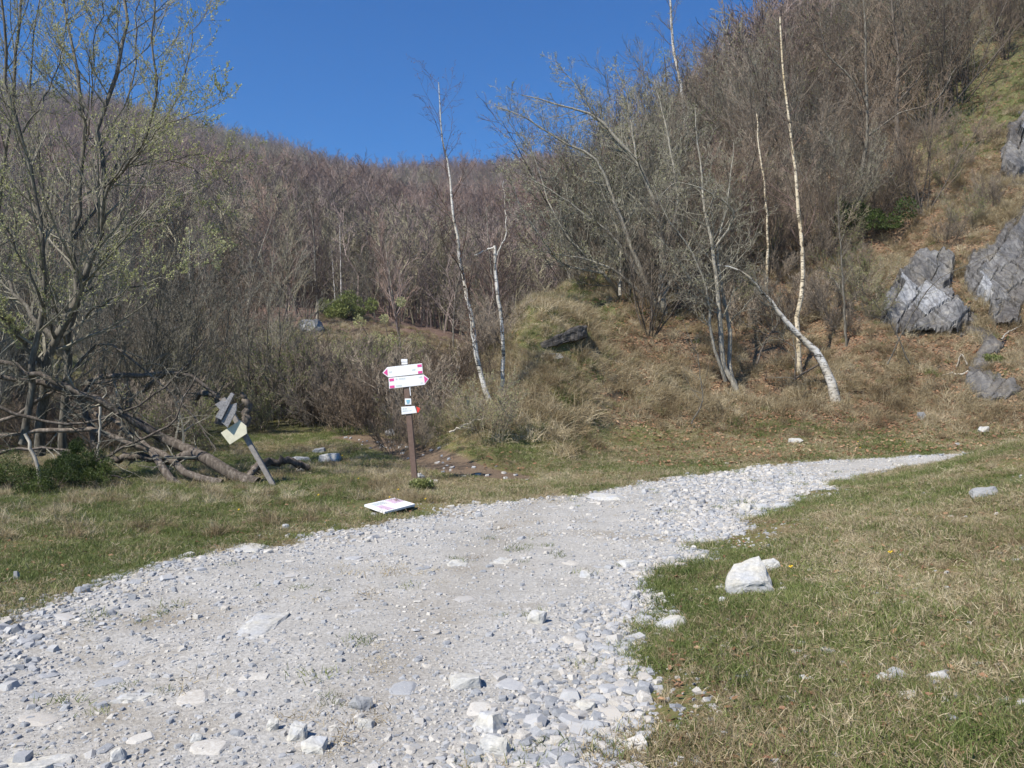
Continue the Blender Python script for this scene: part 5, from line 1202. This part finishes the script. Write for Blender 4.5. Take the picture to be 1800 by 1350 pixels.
def old_post():
    d = unproj(484, 854).y
    root = bpy.data.objects.new('old_signpost', None); COL.objects.link(root); root.location = at(484, 854, d)
    tag(root, 'broken old signpost leaning left with grey and yellowed wooden boards', 'signpost')
    def bar(name, a, b, w, mat, parent):
        bm = bmesh.new(); a = a - root.location; b = b - root.location; ax = (b - a).normalized(); s = ax.cross(Vector((0, 1, 0))).normalized(); t = ax.cross(s)
        vs = [bm.verts.new(q + s * w * x + t * w * y) for q in (a, b) for x, y in ((-1, -1), (1, -1), (1, 1), (-1, 1))]
        for k in range(4): bm.faces.new((vs[k], vs[(k + 1) % 4], vs[4 + (k + 1) % 4], vs[4 + k]))
        bm.faces.new(vs[4:]); bm.faces.new(list(reversed(vs[:4]))); bmesh.ops.recalc_face_normals(bm, faces=list(bm.faces))
        bmesh.ops.bevel(bm, geom=list(bm.edges), offset=.008, segments=2, affect='EDGES')
        me = bpy.data.meshes.new(name); bm.to_mesh(me); bm.free(); me.materials.append(M[mat]); link(name, me, parent)
    bar('post', at(486, 862, d), at(393, 700, d + .12), .036, 'weathered_edge', root)
    f = d - .03
    o = plate('arrow_board', [(388, 761), (421, 739), (433, 749), (434, 762), (404, 781.5)], f, 'yellow_board', root, .02, .03); o['label'] = 'yellowed arrow board'
    plate('arrow_board', [(389, 742), (405, 712), (416, 708), (415.5, 722), (400, 752)], f, 'weathered', root, .025, .10)
    plate('arrow_board', [(378, 733), (406, 690), (411, 694), (389, 738)], f, 'weathered', root, .05, .13)
    plate('arrow_board', [(378, 711), (389, 704), (398, 707), (402, 714), (388, 722)], f, 'weathered', root, .025, -.06)
old_post()
def panel():
    cs = [(640.4, 893.6), (693.9, 879.7), (729.7, 892.6), (676, 905.5)]
    w = [unproj(a, b + 3) + Vector((0, 0, .05)) for a, b in cs]
    c = sum(w, Vector()) / 4
    root = bpy.data.objects.new('information_panel', None); COL.objects.link(root); root.location = c; tag(root, 'white information panel with mauve maps lying flat in the verge', 'information panel')
    # best-fit plane through opposite corners
    nrm = (w[2] - w[0]).cross(w[1] - w[3]).normalized()
    if nrm.z < 0: nrm = -nrm
    w = [q - nrm * (q - c).dot(nrm) for q in w]
    def sheet(name, uv, mat, t0, t1, parent):
        def pt(u, v): return (w[0] * (1 - u) + w[1] * u) * (1 - v) + (w[3] * (1 - u) + w[2] * u) * v - c
        bm = bmesh.new(); lo = [bm.verts.new(pt(*q) + nrm * t0) for q in uv]; hi = [bm.verts.new(pt(*q) + nrm * t1) for q in uv]; n = len(uv)
        bm.faces.new(hi); bm.faces.new(list(reversed(lo)))
        for i in range(n): bm.faces.new((lo[i], lo[(i + 1) % n], hi[(i + 1) % n], hi[i]))
        bmesh.ops.recalc_face_normals(bm, faces=list(bm.faces)); me = bpy.data.meshes.new(name); bm.to_mesh(me); bm.free(); me.materials.append(M[mat]); return link(name, me, parent)
    b = sheet('board', [(0, 0), (1, 0), (1, 1), (0, 1)], 'sign_white', -.012, .012, root)
    sheet('map', [(.62, .08), (.96, .10), (.96, .52), (.62, .52)], 'map_mauve', .0125, .0145, b)
    sheet('map', [(.10, .42), (.30, .42), (.34, .92), (.14, .92)], 'map_mauve', .0125, .0145, b)
    for i in range(7): sheet('text_line', [(.12 + .0 * i, .10 + .04 * i), (.55 - .03 * (i % 3), .10 + .04 * i), (.55 - .03 * (i % 3), .112 + .04 * i), (.12, .112 + .04 * i)], 'sign_ink', .0125, .014, b)
panel()

M['petal'] = flat_mat('yellow_petal', (.75, .5, .03), .6, .1)
def flower_mesh():
    mb = MB(); n = 12; a = np.arange(n) / n * 6.283
    C = np.zeros((n, 3)) + [0, 0, .06]; D = np.stack([np.cos(a), np.sin(a), np.full(n, .35)], -1)
    leaves_at(mb, C, D, .018, np.random.default_rng(2), 0, .5)
    mb.tube(np.array([[[0, 0, 0], [.004, 0, .03], [0, 0, .06]]]), np.array([[.0015, .0015, .0015]]), 3, 1)
    return mb.mesh('dandelion', [M['petal'], M['grass']])
fm = flower_mesh(); frg = np.random.default_rng(8)
for a_, b_ in [(602, 806), (685, 882), (748, 885), (700, 868), (1590, 782), (1508, 781), (1512, 792), (420, 905), (630, 848), (560, 878), (1390, 1010), (1565, 985)]:
    g_ = unproj(a_, b_); tag(link('dandelion', fm, None, (g_.x, g_.y, g_.z)), 'tiny yellow dandelion flower in the turf', 'flower', 'yellow flowers in the turf')

# ------------------------------------------------------------------ air
def haze():
    bm = bmesh.new(); bmesh.ops.create_cube(bm, size=1)
    x0, x1, y0, y1, z0, z1 = -1300, 1700, -60, 720, -200, 215
    for v in bm.verts: v.co = Vector((x0 if v.co.x < 0 else x1, y0 if v.co.y < 0 else y1, z0 if v.co.z < 0 else z1))
    me = bpy.data.meshes.new('haze'); bm.to_mesh(me); bm.free()
    m = bpy.data.materials.new('haze_air'); m.use_nodes = True; nt = m.node_tree; nt.nodes.clear()
    out = nt.nodes.new('ShaderNodeOutputMaterial'); v = nt.nodes.new('ShaderNodeVolumePrincipled')
    v.inputs['Color'].default_value = (.82, .88, 1, 1); v.inputs['Density'].default_value = .00028; v.inputs['Anisotropy'].default_value = 0.0
    nt.links.new(v.outputs[0], out.inputs['Volume']); me.materials.append(m)
    tag(link('haze', me), 'thin pale spring air over the valley', 'haze', kind='stuff')
haze()
